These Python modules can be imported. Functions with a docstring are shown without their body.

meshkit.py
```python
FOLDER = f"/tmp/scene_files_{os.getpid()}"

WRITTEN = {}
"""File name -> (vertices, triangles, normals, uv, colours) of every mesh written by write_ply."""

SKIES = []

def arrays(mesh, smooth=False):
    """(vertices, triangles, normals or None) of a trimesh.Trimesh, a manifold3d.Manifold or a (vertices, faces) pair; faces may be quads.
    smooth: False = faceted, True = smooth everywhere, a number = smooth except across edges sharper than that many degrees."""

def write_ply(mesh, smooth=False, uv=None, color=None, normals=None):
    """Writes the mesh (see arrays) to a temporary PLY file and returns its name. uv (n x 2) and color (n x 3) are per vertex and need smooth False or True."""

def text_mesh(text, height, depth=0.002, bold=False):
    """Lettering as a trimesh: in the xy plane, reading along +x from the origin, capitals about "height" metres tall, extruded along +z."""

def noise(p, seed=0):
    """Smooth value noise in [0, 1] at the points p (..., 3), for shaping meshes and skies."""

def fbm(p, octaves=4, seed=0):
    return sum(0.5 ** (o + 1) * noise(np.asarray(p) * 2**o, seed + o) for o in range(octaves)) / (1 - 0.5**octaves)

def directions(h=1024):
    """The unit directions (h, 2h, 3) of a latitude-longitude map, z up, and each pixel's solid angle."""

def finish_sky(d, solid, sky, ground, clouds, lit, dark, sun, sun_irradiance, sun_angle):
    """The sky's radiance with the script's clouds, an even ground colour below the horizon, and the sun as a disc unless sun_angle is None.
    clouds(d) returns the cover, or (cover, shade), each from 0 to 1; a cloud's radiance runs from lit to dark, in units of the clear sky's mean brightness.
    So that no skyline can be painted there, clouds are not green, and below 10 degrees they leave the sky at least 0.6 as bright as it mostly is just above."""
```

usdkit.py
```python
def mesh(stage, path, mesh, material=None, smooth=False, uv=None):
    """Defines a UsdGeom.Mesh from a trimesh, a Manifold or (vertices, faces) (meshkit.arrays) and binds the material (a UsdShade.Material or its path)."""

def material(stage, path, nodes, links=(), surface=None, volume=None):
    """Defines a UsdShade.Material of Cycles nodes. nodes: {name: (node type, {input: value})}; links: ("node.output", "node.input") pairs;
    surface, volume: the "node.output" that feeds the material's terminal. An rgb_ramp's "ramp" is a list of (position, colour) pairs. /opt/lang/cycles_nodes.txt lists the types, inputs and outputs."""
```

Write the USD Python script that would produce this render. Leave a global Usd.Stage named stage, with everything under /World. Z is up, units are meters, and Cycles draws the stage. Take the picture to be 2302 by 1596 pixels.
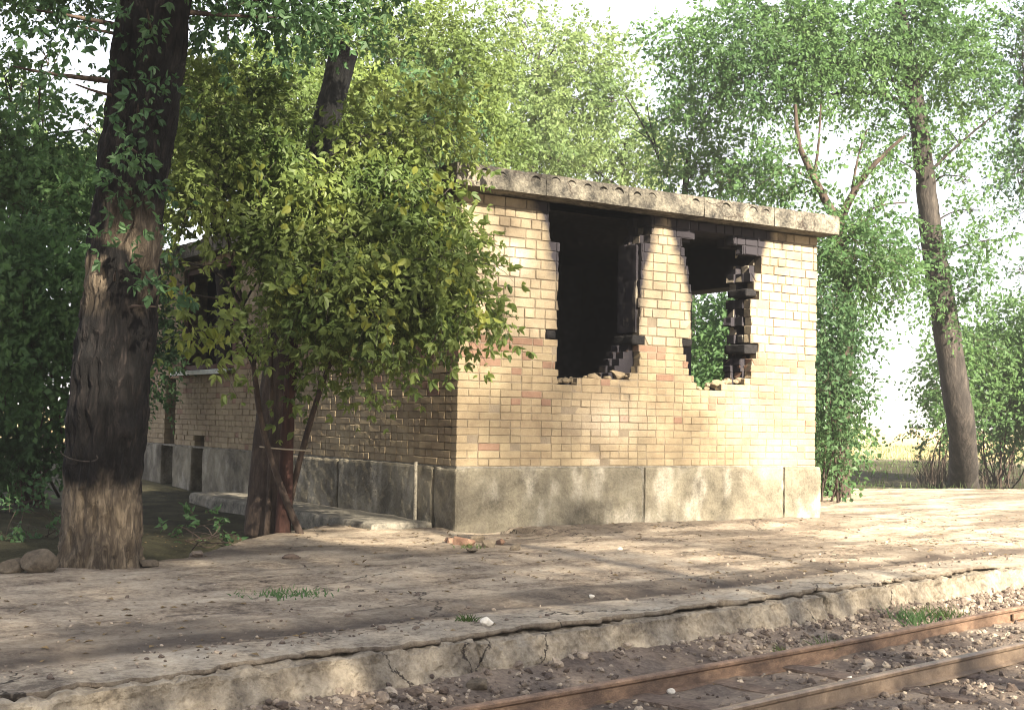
import math
import numpy as np
import trimesh
import usdkit
from meshkit import fbm, noise
from pxr import Usd, UsdGeom, UsdLux, UsdShade, Sdf, Gf, Vt
from shapely.geometry import Polygon, LineString, box as sbox
from shapely.ops import unary_union
from shapely import affinity

stage = Usd.Stage.CreateInMemory()
UsdGeom.SetStageUpAxis(stage, 'Z')
UsdGeom.SetStageMetersPerUnit(stage, 1.0)
UsdGeom.Xform.Define(stage, '/World')
UsdGeom.Scope.Define(stage, '/World/Looks')

# ------------------------------------------------------------------ camera, sky, sun, exposure
EXPOSURE = 2.85
CAM = np.array([-6.6723, -11.2280, 1.0754])
F_PX, PITCH, ROLL, YAW = 2952.64, 0.05028, 0.02007, 0.99411      # focal length for a picture 2302 wide
_fw = np.array([math.cos(YAW) * math.cos(PITCH), math.sin(YAW) * math.cos(PITCH), math.sin(PITCH)])
_r = np.cross(_fw, [0, 0, 1]); _r /= np.linalg.norm(_r)
_u = np.cross(_r, _fw)
RIGHT = _r * math.cos(ROLL) + _u * math.sin(ROLL)
UP = -_r * math.sin(ROLL) + _u * math.cos(ROLL)
cam = UsdGeom.Camera.Define(stage, '/World/camera')
cam.AddTransformOp().Set(Gf.Matrix4d(*RIGHT, 0, *UP, 0, *(-_fw), 0, *CAM, 1))
cam.CreateHorizontalApertureAttr(36.0)
cam.CreateFocalLengthAttr(36.0 * F_PX / 2302)
cam.CreateExposureAttr(EXPOSURE)
cam.CreateClippingRangeAttr((0.05, 100000.0))

SUN = np.array([-0.02, -0.94, 0.53]); SUN /= np.linalg.norm(SUN)    # direction towards the sun
SUN_EL, SUN_ROT = math.asin(SUN[2]), math.atan2(SUN[0], SUN[1])
usdkit.material(stage, '/World/Looks/sky', {
    'sky': ('sky_texture', {'sky_type': 'single_scattering', 'sun_disc': False, 'sun_elevation': SUN_EL, 'sun_rotation': SUN_ROT, 'aerosol_density': 3.0}),
    'tc': ('texture_coordinate', {}),
    'map': ('mapping', {'scale': (1.0, 1.0, 2.6)}),
    'n': ('noise_texture', {'scale': 1.7, 'detail': 6.0, 'roughness': 0.6}),
    'rp': ('rgb_ramp', {'ramp': [(0.30, (0.55, 0.55, 0.55)), (0.60, (0.95, 0.95, 0.95))]}),
    'mx': ('mix_color', {'b': (4.6, 4.7, 5.1), 'use_clamp': False}),
    'bg': ('background_shader', {'strength': 0.05})},
    [('tc.generated', 'map.vector'), ('map.vector', 'n.vector'), ('n.fac', 'rp.fac'), ('rp.color', 'mx.fac'), ('sky.color', 'mx.a'), ('mx.result', 'bg.color')],
    surface='bg.background')
dome = UsdLux.DomeLight.Define(stage, '/World/sky')
UsdShade.MaterialBindingAPI.Apply(dome.GetPrim()).Bind(UsdShade.Material.Get(stage, '/World/Looks/sky'))
sun = UsdLux.DistantLight.Define(stage, '/World/sun')
sun.CreateIntensityAttr(1.25)
sun.CreateAngleAttr(0.6)
sun.CreateNormalizeAttr(True)
sun.CreateColorAttr(Gf.Vec3f(1.0, 0.89, 0.70))
_z = SUN; _x = np.cross([0, 0, 1], _z); _x /= np.linalg.norm(_x); _y = np.cross(_z, _x)
sun.AddTransformOp().Set(Gf.Matrix4d(*_x, 0, *_y, 0, *_z, 0, 0, 0, 0, 1))
for p in (dome.GetPrim(), sun.GetPrim()):
    p.SetCustomDataByKey('kind', 'structure')

# ------------------------------------------------------------------ helpers
def ray(x, y):
    return _fw + (RIGHT * (x - 1151) - UP * (y - 798)) / F_PX
def at(x, y, depth):                                             # the place that a point of a 2302 x 1596 print shows at a depth in metres
    return CAM + ray(x, y) * depth
def on_ground(x, y, z=0.0):
    d = ray(x, y)
    return CAM + d * (z - CAM[2]) / d[2]

E_ = np.array([math.cos(0.1815), math.sin(0.1815), 0.0])         # along the track
N_ = np.array([-E_[1], E_[0], 0.0])                              # across it, towards the building
def st(s, t, z):
    s, t, z = np.broadcast_arrays(np.asarray(s, float), np.asarray(t, float), np.asarray(z, float))
    return s[..., None] * E_ + t[..., None] * N_ + z[..., None] * np.array([0, 0, 1.0])

_taken = {}
def numbered(parent, name):
    k = (parent, name); i = _taken.get(k, -1) + 1; _taken[k] = i
    return f'{parent}/{name}' + (f'_{i:03d}' if i else '')
def tag(p, label=None, cat=None, group=None, kind=None):
    p = p.GetPrim() if hasattr(p, 'GetPrim') else p
    for k, v in (('label', label), ('category', cat), ('group', group), ('kind', kind)):
        if v:
            p.SetCustomDataByKey(k, v)
    return p
def thing(name, label, cat, loc=(0, 0, 0), group=None, kind=None):
    x = UsdGeom.Xform.Define(stage, numbered('/World', name))
    if any(abs(v) > 0 for v in loc):
        x.AddTranslateOp().Set(Gf.Vec3d(*map(float, loc)))
    tag(x, label, cat, group, kind)
    x._loc = np.array(loc, float)
    return x.GetPrim(), np.array(loc, float)
def obj(name, mesh, mat, parent=None, smooth=False, attrs=None, off=None):
    path = numbered(str(parent.GetPath()) if parent is not None else '/World', name)
    if off is not None:
        if isinstance(mesh, tuple):
            mesh = (np.asarray(mesh[0]) - off, mesh[1])
        else:
            mesh = mesh.copy(); mesh.apply_translation(-np.asarray(off))
    m = usdkit.mesh(stage, path, mesh, '/World/Looks/' + mat, smooth=smooth)
    for k, v in (attrs or {}).items():
        v = np.asarray(v, np.float32)
        UsdGeom.PrimvarsAPI(m).CreatePrimvar(k, Sdf.ValueTypeNames.FloatArray, 'vertex').Set(Vt.FloatArray.FromNumpy(v))
    return m.GetPrim()
def join(parts):
    vs, fs, n = [], [], 0
    for v, f in parts:
        vs.append(np.asarray(v, float)); fs.append(np.asarray(f, int) + n); n += len(v)
    return np.vstack(vs), np.vstack(fs)
def tri(f):
    f = np.asarray(f)
    return np.vstack([f[:, [0, 1, 2]], f[:, [0, 2, 3]]]) if f.shape[1] == 4 else f

_cs, _cv = np.array([[a, b, c] for a in (-1, 1) for b in (-1, 1) for c in (-1, 1)], float), []
for s3 in _cs:
    for k in range(3):
        _cv.append(np.append(s3, k))
_cv = np.array(_cv)
_h = trimesh.convex.convex_hull(np.array([v[:3] * np.where(np.arange(3) == v[3], 1.0, 0.8) for v in _cv]))
_ord = [int(np.argmin(np.linalg.norm(_h.vertices - v[:3] * np.where(np.arange(3) == v[3], 1.0, 0.8), axis=1))) for v in _cv]
_inv = np.zeros(24, int); _inv[_ord] = np.arange(24)
CB_F = _inv[_h.faces]
def cbox(lo, hi, ch=0.004, rng=None, jit=0.0):                   # a box with chamfered edges: 24 vertices, 44 triangles
    lo, hi = np.asarray(lo, float), np.asarray(hi, float)
    h, c = (hi - lo) / 2, (hi + lo) / 2
    v = np.array([q[:3] * (h - np.where(np.arange(3) == q[3], 0.0, ch)) for q in _cv])
    if rng is not None and jit:
        v = v + np.repeat(rng.normal(0, jit, (8, 3)), 3, 0) + rng.normal(0, jit * 0.3, (24, 3))
    return v + c, CB_F
def rot_z(v, a, c=(0, 0, 0)):
    c = np.asarray(c, float); R = np.array([[math.cos(a), -math.sin(a), 0], [math.sin(a), math.cos(a), 0], [0, 0, 1]])
    return (v - c) @ R.T + c
def grid_faces(n, m):
    i, j = np.meshgrid(np.arange(n - 1), np.arange(m - 1), indexing='ij')
    a = i * m + j
    return np.stack([a, a + m, a + m + 1, a + 1], -1).reshape(-1, 4)
def rough_box(lo, hi, step, amp, seed, scale=6.0, ch=0.02, chips=0.0):   # a subdivided box with worn edges and a rough skin
    lo, hi = np.asarray(lo, float), np.asarray(hi, float)
    parts = []
    n = np.maximum(2, np.ceil((hi - lo) / step).astype(int) + 1)
    for k in range(3):
        a, b = [q for q in range(3) if q != k]
        for side in (0, 1):
            A, B = np.meshgrid(np.linspace(lo[a], hi[a], n[a]), np.linspace(lo[b], hi[b], n[b]), indexing='ij')
            v = np.zeros((A.size, 3)); v[:, a] = A.ravel(); v[:, b] = B.ravel(); v[:, k] = (lo, hi)[side][k]
            f = grid_faces(n[a], n[b])
            if (side == 1) == (k == 1):
                f = f[:, ::-1]
            parts.append((v, tri(f)))
    v, f = join(parts)
    m = trimesh.Trimesh(v, f, process=True, merge_tex=True, merge_norm=True)
    v = np.array(m.vertices); c, h = (lo + hi) / 2, (hi - lo) / 2
    d = v - c
    cw = ch * (0.5 + 1.3 * fbm(v * 9, 3, seed + 3)) + chips * np.clip(fbm(v * 5 + 9, 3, seed + 5) - 0.55, 0, 1)
    inner = np.clip(d, -(h - cw[:, None]), h - cw[:, None])
    o = d - inner; L = np.linalg.norm(o, axis=1, keepdims=True)
    v = c + inner + o / np.maximum(L, 1e-9) * np.minimum(L, cw[:, None])
    m.vertices = v
    m.vertices = v + m.vertex_normals * ((fbm(v * scale, 4, seed) - 0.5) * amp * 2)[:, None]
    return m
def tube(path, radii, sides=8, cap=True, rough=0.0, seed=0, ridge=0.0):
    p = np.asarray(path, float); r = np.broadcast_to(np.asarray(radii, float), (len(p),))
    t = np.gradient(p, axis=0); t /= np.linalg.norm(t, axis=1, keepdims=True) + 1e-12
    ref = np.array([1.0, 0, 0]) if abs(t[0, 0]) < 0.8 else np.array([0, 1.0, 0])
    a = np.cross(t, ref); a /= np.linalg.norm(a, axis=1, keepdims=True) + 1e-12
    b = np.cross(t, a)
    g = np.arange(sides) * 2 * np.pi / sides
    dirs = np.cos(g)[None, :, None] * a[:, None] + np.sin(g)[None, :, None] * b[:, None]
    rr = r[:, None] * np.ones(sides)[None]
    if rough or ridge:
        q = p[:, None] + dirs * r[:, None, None]
        rr = rr + rough * (fbm(q * 3.0, 4, seed) - 0.5) * 2
        if ridge:
            q2 = q * np.array([22.0, 22.0, 3.2])
            rr = rr + ridge * (1 - 2 * np.abs(fbm(q2, 3, seed + 7) * 2 - 1))
    v = (p[:, None] + dirs * rr[..., None]).reshape(-1, 3)
    n = len(p)
    i, j = np.meshgrid(np.arange(n - 1), np.arange(sides), indexing='ij')
    q = np.stack([i * sides + j, i * sides + (j + 1) % sides, (i + 1) * sides + (j + 1) % sides, (i + 1) * sides + j], -1).reshape(-1, 4)
    f = tri(q)
    if cap:
        v = np.vstack([v, p[0], p[-1]]); j = np.arange(sides)
        f = np.vstack([f, np.stack([np.full(sides, n * sides), (j + 1) % sides, j], 1), np.stack([np.full(sides, n * sides + 1), (n - 1) * sides + j, (n - 1) * sides + (j + 1) % sides], 1)])
    return v, f
def smooth_path(pts, n):
    pts = np.asarray(pts, float)
    from scipy.interpolate import PchipInterpolator
    u = np.concatenate([[0], np.cumsum(np.linalg.norm(np.diff(pts[:, :3], axis=0), axis=1))])
    return PchipInterpolator(u, pts)(np.linspace(0, u[-1], n))
def rock(size, seed, flat=0.7):
    m = trimesh.creation.icosphere(3)
    v = np.array(m.vertices)
    rng = np.random.default_rng(seed)
    for _ in range(9):                                           # knock flat facets off
        d = rng.normal(size=3); d /= np.linalg.norm(d); k = rng.uniform(0.55, 0.85)
        x = v @ d; v = v - np.clip(x - k, 0, None)[:, None] * d
    v *= 1 + 0.22 * (fbm(v * 2 + seed, 3, seed) - 0.5)[:, None]
    v *= np.array([1, rng.uniform(0.6, 0.9), flat])
    return v * size / 2, np.array(m.faces)

# ------------------------------------------------------------------ materials
def mat(name, nodes, links, surface='p.BSDF'):
    usdkit.material(stage, '/World/Looks/' + name, nodes, links, surface=surface)
def add_cracks(nodes, links, colour, scale, keep=0.52, width=0.006, to='p.base_color', vec='g.position'):
    """Fine dark cracks where the piece has split: the borders of warped cells, kept only in some areas."""
    nodes.update({'cn': ('noise_texture', {'scale': scale * 2.2, 'detail': 5.0, 'roughness': 0.7}), 'cm': ('mix_color', {'blend_type': 'linear_light', 'fac': 0.22 / scale, 'use_clamp': False}),
                  'cv': ('voronoi_texture', {'scale': scale, 'feature': 'distance_to_edge'}), 'cr': ('rgb_ramp', {'ramp': [(0.0, (1, 1, 1)), (width * scale * 0.5, (1, 1, 1)), (width * scale * 1.3, (0, 0, 0)), (1, (0, 0, 0))]}),
                  'ck': ('noise_texture', {'scale': scale * 0.6, 'detail': 2.0}), 'ckr': ('rgb_ramp', {'ramp': [(keep, (0, 0, 0)), (keep + 0.06, (1, 1, 1))]}), 'cmul': ('math', {'math_type': 'multiply'}),
                  'cmx': ('mix_color', {'b': (0.035, 0.028, 0.023)})})
    links[:] = [l for l in links if l[1] != to]
    links += [(vec, 'cn.vector'), (vec, 'cm.a'), ('cn.color', 'cm.b'), ('cm.result', 'cv.vector'), ('cv.distance', 'cr.fac'), (vec, 'ck.vector'), ('ck.fac', 'ckr.fac'), ('cr.color', 'cmul.value1'), ('ckr.color', 'cmul.value2'),
              ('cmul.value', 'cmx.fac'), (colour, 'cmx.a'), ('cmx.result', to)]
def rough_mat(name, ramp, scale=3.0, detail=6.0, roughness=0.9, bump=0.3, bscale=40.0, bdist=0.02, spec=0.2, stretch=(1, 1, 1), rnd=0.0, metallic=0.0, cracks=0.0):
    """Two noises through a ramp with a fine bump; rnd lightens and darkens each object or island."""
    nodes = {'g': ('geometry', {}), 'map': ('mapping', {'scale': stretch}),
             'n': ('noise_texture', {'scale': scale, 'detail': detail, 'roughness': 0.62}),
             'n2': ('noise_texture', {'scale': bscale, 'detail': 5.0, 'roughness': 0.65}),
             'ad': ('math', {'math_type': 'multiply_add', 'value2': 0.6, 'value3': -0.3}),
             'sum': ('math', {'math_type': 'add'}),
             'rp': ('rgb_ramp', {'ramp': ramp}),
             'b': ('bump', {'strength': bump, 'distance': bdist}),
             'p': ('principled_bsdf', {'roughness': roughness, 'specular_ior_level': spec, 'metallic': metallic})}
    links = [('g.position', 'map.vector'), ('map.vector', 'n.vector'), ('map.vector', 'n2.vector'), ('n2.fac', 'ad.value1'), ('n.fac', 'sum.value1'), ('ad.value', 'sum.value2'),
             ('rp.color', 'p.base_color'), ('n2.fac', 'b.height'), ('b.normal', 'p.normal')]
    src = 'sum.value'
    if rnd:
        nodes['oi'] = ('object_info', {})
        nodes['ra'] = ('math', {'math_type': 'add'})
        nodes['rf'] = ('math', {'math_type': 'fraction'})
        nodes['rm'] = ('math', {'math_type': 'multiply_add', 'value2': rnd, 'value3': -rnd / 2})
        nodes['s3'] = ('math', {'math_type': 'add'})
        links += [('oi.random', 'ra.value1'), ('g.random_per_island', 'ra.value2'), ('ra.value', 'rf.value1'), ('rf.value', 'rm.value1'), ('rm.value', 's3.value1'), ('sum.value', 's3.value2')]
        src = 's3.value'
    links.append((src, 'rp.fac'))
    if cracks:
        add_cracks(nodes, links, 'rp.color', cracks)
    mat(name, nodes, links)
def stained(name, ramp, rnd=0.2, scale=9.0, bscale=60.0, bump=0.35, soot=(0.018, 0.016, 0.02), roughness=0.9):
    """Brick and plaster: per-brick tone, grain, and soot stains carried by the mesh attribute 'soot' (0 to 1)."""
    nodes = {'g': ('geometry', {}), 'oi': ('object_info', {}), 'tone': ('attribute', {'attribute': 'tone'}), 'so': ('attribute', {'attribute': 'soot'}), 'wt': ('attribute', {'attribute': 'chalk'}),
             'n': ('noise_texture', {'scale': scale, 'detail': 6.0, 'roughness': 0.65}), 'n2': ('noise_texture', {'scale': bscale, 'detail': 5.0, 'roughness': 0.65}),
             'big': ('noise_texture', {'scale': 1.5, 'detail': 5.0, 'roughness': 0.6}),
             'a1': ('math', {'math_type': 'multiply_add', 'value2': 0.55, 'value3': -0.27}), 'a2': ('math', {'math_type': 'multiply_add', 'value2': 0.45}), 'a3': ('math', {'math_type': 'multiply_add', 'value2': rnd}),
             'rp': ('rgb_ramp', {'ramp': ramp}),
             'bg': ('math', {'math_type': 'multiply_add', 'value2': 1.3, 'value3': -0.68}), 'a4': ('math', {'math_type': 'add'}),
             'sn': ('math', {'math_type': 'multiply_add', 'value2': 0.8, 'value3': -0.4}), 'sa': ('math', {'math_type': 'add'}),
             'sr': ('rgb_ramp', {'ramp': [(0.25, (0, 0, 0)), (0.75, (1, 1, 1))]}),
             'cl': ('math', {'math_type': 'multiply'}),
             'mc': ('mix_color', {'b': (0.62, 0.58, 0.50)}),
             'mx': ('mix_color', {'b': soot}),
             'b': ('bump', {'strength': bump, 'distance': 0.012}), 'p': ('principled_bsdf', {'roughness': roughness, 'specular_ior_level': 0.2})}
    mat(name, nodes, [('g.position', 'n.vector'), ('g.position', 'n2.vector'), ('g.position', 'big.vector'), ('n.fac', 'a1.value1'), ('n2.fac', 'a2.value1'), ('a1.value', 'a2.value3'),
                      ('tone.fac', 'a3.value1'), ('a2.value', 'a3.value3'), ('big.fac', 'bg.value1'), ('bg.value', 'a4.value1'), ('a3.value', 'a4.value2'), ('a4.value', 'rp.fac'),
                      ('n.fac', 'sn.value1'), ('sn.value', 'sa.value1'), ('so.fac', 'sa.value2'), ('sa.value', 'sr.fac'),
                      ('wt.fac', 'cl.value1'), ('n2.fac', 'cl.value2'), ('rp.color', 'mc.a'), ('cl.value', 'mc.fac'),
                      ('mc.result', 'mx.a'), ('sr.color', 'mx.fac'), ('mx.result', 'p.base_color'), ('n2.fac', 'b.height'), ('b.normal', 'p.normal')])
def leaf_mat(name, ramp, trans=0.4, tscale=0.9, yellow=None):
    """Leaves: each leaf its own tone, lighter and darker sprays through the crown, light passing through the blade."""
    nodes = {'g': ('geometry', {}), 'n': ('noise_texture', {'scale': tscale, 'detail': 4.0, 'roughness': 0.6}),
             'a1': ('math', {'math_type': 'multiply_add', 'value2': 1.1, 'value3': -0.40}), 'a2': ('math', {'math_type': 'multiply_add', 'value2': 0.62}),
             'rp': ('rgb_ramp', {'ramp': ramp}),
             'p': ('principled_bsdf', {'roughness': 0.55, 'specular_ior_level': 0.25}),
             'hs': ('hsv', {'saturation': 1.1, 'value': 1.85, 'hue': 0.485}),
             't': ('translucent_bsdf', {}), 'm': ('mix_closure', {'fac': trans})}
    mat(name, nodes, [('g.position', 'n.vector'), ('n.fac', 'a1.value1'), ('g.random_per_island', 'a2.value1'), ('a1.value', 'a2.value3'), ('a2.value', 'rp.fac'),
                      ('rp.color', 'p.base_color'), ('rp.color', 'hs.color'), ('hs.color', 't.color'), ('p.BSDF', 'm.closure1'), ('t.BSDF', 'm.closure2')], surface='m.closure')

stained('brick_buff', [(0.0, (0.14, 0.109, 0.075)), (0.4, (0.24, 0.196, 0.134)), (0.8, (0.335, 0.285, 0.205)), (1.0, (0.42, 0.37, 0.28))])
stained('brick_clay', [(0.0, (0.135, 0.099, 0.064)), (0.35, (0.205, 0.161, 0.103)), (0.75, (0.275, 0.227, 0.147)), (1.0, (0.345, 0.30, 0.21))])
stained('brick_red', [(0.0, (0.11, 0.065, 0.046)), (0.5, (0.19, 0.118, 0.082)), (1.0, (0.27, 0.185, 0.128))])
stained('brick_painted', [(0.0, (0.15, 0.12, 0.09)), (0.5, (0.30, 0.26, 0.20)), (1.0, (0.42, 0.38, 0.31))], rnd=0.35)
stained('mortar', [(0.0, (0.10, 0.079, 0.057)), (0.5, (0.19, 0.154, 0.112)), (1.0, (0.28, 0.235, 0.175))], rnd=0.2, bump=0.6)
stained('sooty_plaster', [(0.0, (0.02, 0.02, 0.024)), (0.5, (0.035, 0.034, 0.04)), (1.0, (0.07, 0.066, 0.066))], rnd=0.2)
stained('plinth_concrete', [(0.10, (0.050, 0.043, 0.033)), (0.42, (0.135, 0.119, 0.089)), (0.7, (0.205, 0.184, 0.139)), (1.0, (0.31, 0.283, 0.22))], rnd=0.3, scale=5.0, bscale=38.0, bump=0.9)
rough_mat('roof_concrete', [(0.28, (0.018, 0.017, 0.016)), (0.46, (0.075, 0.068, 0.057)), (0.70, (0.18, 0.163, 0.13))], scale=5.5, bscale=30.0, bump=1.0, bdist=0.03, cracks=2.5)
rough_mat('core_mortar', [(0.3, (0.07, 0.065, 0.055)), (0.7, (0.22, 0.20, 0.165))], scale=9.0, bump=0.7)
rough_mat('kerb_concrete', [(0.25, (0.075, 0.060, 0.047)), (0.46, (0.185, 0.155, 0.118)), (0.72, (0.33, 0.285, 0.22))], scale=6.0, bscale=34.0, bump=1.0, bdist=0.03, cracks=1.6)
rough_mat('rust', [(0.2, (0.05, 0.030, 0.021)), (0.5, (0.12, 0.074, 0.048)), (0.8, (0.215, 0.142, 0.096))], scale=14.0, bscale=90.0, bump=0.35, roughness=0.62, spec=0.4, stretch=(1, 1, 2), metallic=0.15)
rough_mat('worn_rail', [(0.2, (0.07, 0.05, 0.037)), (0.5, (0.155, 0.113, 0.08)), (0.8, (0.25, 0.19, 0.14))], scale=10.0, bscale=120.0, bump=0.15, roughness=0.42, spec=0.5, metallic=0.45)
rough_mat('old_sleeper', [(0.3, (0.05, 0.035, 0.028)), (0.7, (0.15, 0.11, 0.085))], scale=7.0, bscale=40.0, bump=0.7, stretch=(1, 1, 1))
rough_mat('bark_dark', [(0.2, (0.014, 0.010, 0.009)), (0.5, (0.042, 0.030, 0.024)), (0.8, (0.10, 0.072, 0.055))], scale=7.0, bscale=26.0, bump=0.8, stretch=(1, 1, 0.28), bdist=0.03)
rough_mat('bark_grey', [(0.2, (0.008, 0.0068, 0.0065)), (0.5, (0.024, 0.020, 0.018)), (0.8, (0.06, 0.050, 0.043))], scale=7.0, bscale=26.0, bump=0.8, stretch=(1, 1, 0.28), bdist=0.03)
rough_mat('bark_red', [(0.2, (0.014, 0.007, 0.006)), (0.5, (0.038, 0.018, 0.014)), (0.8, (0.07, 0.034, 0.027))], scale=7.0, bscale=26.0, bump=0.7, stretch=(1, 1, 0.3), bdist=0.03)
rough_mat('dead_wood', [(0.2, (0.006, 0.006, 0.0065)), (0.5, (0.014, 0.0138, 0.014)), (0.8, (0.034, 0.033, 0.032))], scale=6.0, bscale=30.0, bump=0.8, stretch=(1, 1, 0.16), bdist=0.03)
rough_mat('char', [(0.3, (0.005, 0.005, 0.006)), (0.7, (0.015, 0.0135, 0.014))], scale=8.0, bscale=40.0, bump=0.8)
mat('bark_bared_sun_patch', {'g': ('geometry', {}), 'at': ('attribute', {'attribute': 'bare'}), 'map': ('mapping', {'scale': (1, 1, 0.24)}), 'n': ('noise_texture', {'scale': 8.0, 'detail': 6.0, 'roughness': 0.65}), 'n2': ('noise_texture', {'scale': 16.0, 'detail': 4.0, 'roughness': 0.6, 'distortion': 0.4}), 'rid': ('math', {'math_type': 'multiply_add', 'value2': 2.0, 'value3': -1.0}), 'ab': ('math', {'math_type': 'absolute'}), 'fr': ('math', {'math_type': 'multiply_add', 'value2': 0.9, 'value3': 0.05}), 'fm': ('math', {'math_type': 'multiply_add', 'value2': 0.45}),
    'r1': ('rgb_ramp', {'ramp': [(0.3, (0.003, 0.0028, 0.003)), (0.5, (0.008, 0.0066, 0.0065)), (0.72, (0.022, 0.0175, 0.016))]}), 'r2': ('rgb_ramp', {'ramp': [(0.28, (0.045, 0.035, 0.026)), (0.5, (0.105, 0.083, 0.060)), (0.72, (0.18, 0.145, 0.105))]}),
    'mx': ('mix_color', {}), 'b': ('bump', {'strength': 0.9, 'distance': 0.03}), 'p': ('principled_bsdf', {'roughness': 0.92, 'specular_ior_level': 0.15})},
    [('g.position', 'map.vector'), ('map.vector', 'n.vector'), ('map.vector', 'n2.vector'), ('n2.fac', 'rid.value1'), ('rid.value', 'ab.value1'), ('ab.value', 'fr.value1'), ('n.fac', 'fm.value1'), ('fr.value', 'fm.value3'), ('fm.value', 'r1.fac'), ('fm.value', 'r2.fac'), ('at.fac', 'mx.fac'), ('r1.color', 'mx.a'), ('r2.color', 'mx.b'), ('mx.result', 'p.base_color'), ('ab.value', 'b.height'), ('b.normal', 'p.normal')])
rough_mat('bare_trunk', [(0.2, (0.13, 0.090, 0.055)), (0.5, (0.27, 0.195, 0.12)), (0.8, (0.38, 0.29, 0.19))], scale=6.0, bscale=34.0, bump=0.6, stretch=(1, 1, 0.4), bdist=0.02)
rough_mat('pale_stone', [(0.2, (0.34, 0.31, 0.26)), (0.6, (0.56, 0.52, 0.45)), (0.9, (0.68, 0.64, 0.57))], scale=10.0, bump=0.5)
rough_mat('tan_stone', [(0.2, (0.045, 0.035, 0.026)), (0.6, (0.10, 0.08, 0.058)), (0.9, (0.17, 0.14, 0.10))], scale=10.0, bump=0.5)
rough_mat('gravel', [(0.1, (0.06, 0.045, 0.038)), (0.55, (0.145, 0.115, 0.092)), (0.95, (0.30, 0.25, 0.195))], scale=12.0, bump=0.4, rnd=0.9)
rough_mat('red_rubble', [(0.2, (0.09, 0.05, 0.035)), (0.8, (0.20, 0.13, 0.09))], scale=10.0, bump=0.5, rnd=0.4)
rough_mat('red_paint', [(0.2, (0.04, 0.016, 0.014)), (0.8, (0.10, 0.045, 0.036))], scale=12.0, bump=0.4, roughness=0.7)
rough_mat('zinc', [(0.2, (0.22, 0.24, 0.23)), (0.8, (0.46, 0.48, 0.45))], scale=7.0, bump=0.15, roughness=0.5, spec=0.4)
rough_mat('dry_stick', [(0.2, (0.20, 0.16, 0.115)), (0.8, (0.36, 0.31, 0.24))], scale=12.0, bump=0.3)
rough_mat('litter', [(0.1, (0.05, 0.033, 0.02)), (0.5, (0.14, 0.098, 0.05)), (0.8, (0.24, 0.19, 0.08)), (1.0, (0.20, 0.21, 0.07))], scale=3.0, bump=0.0, rnd=0.9)
rough_mat('straw', [(0.1, (0.016, 0.012, 0.010)), (0.5, (0.04, 0.030, 0.022)), (0.9, (0.10, 0.075, 0.048))], scale=0.8, bump=0.0, rnd=0.8)

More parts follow.
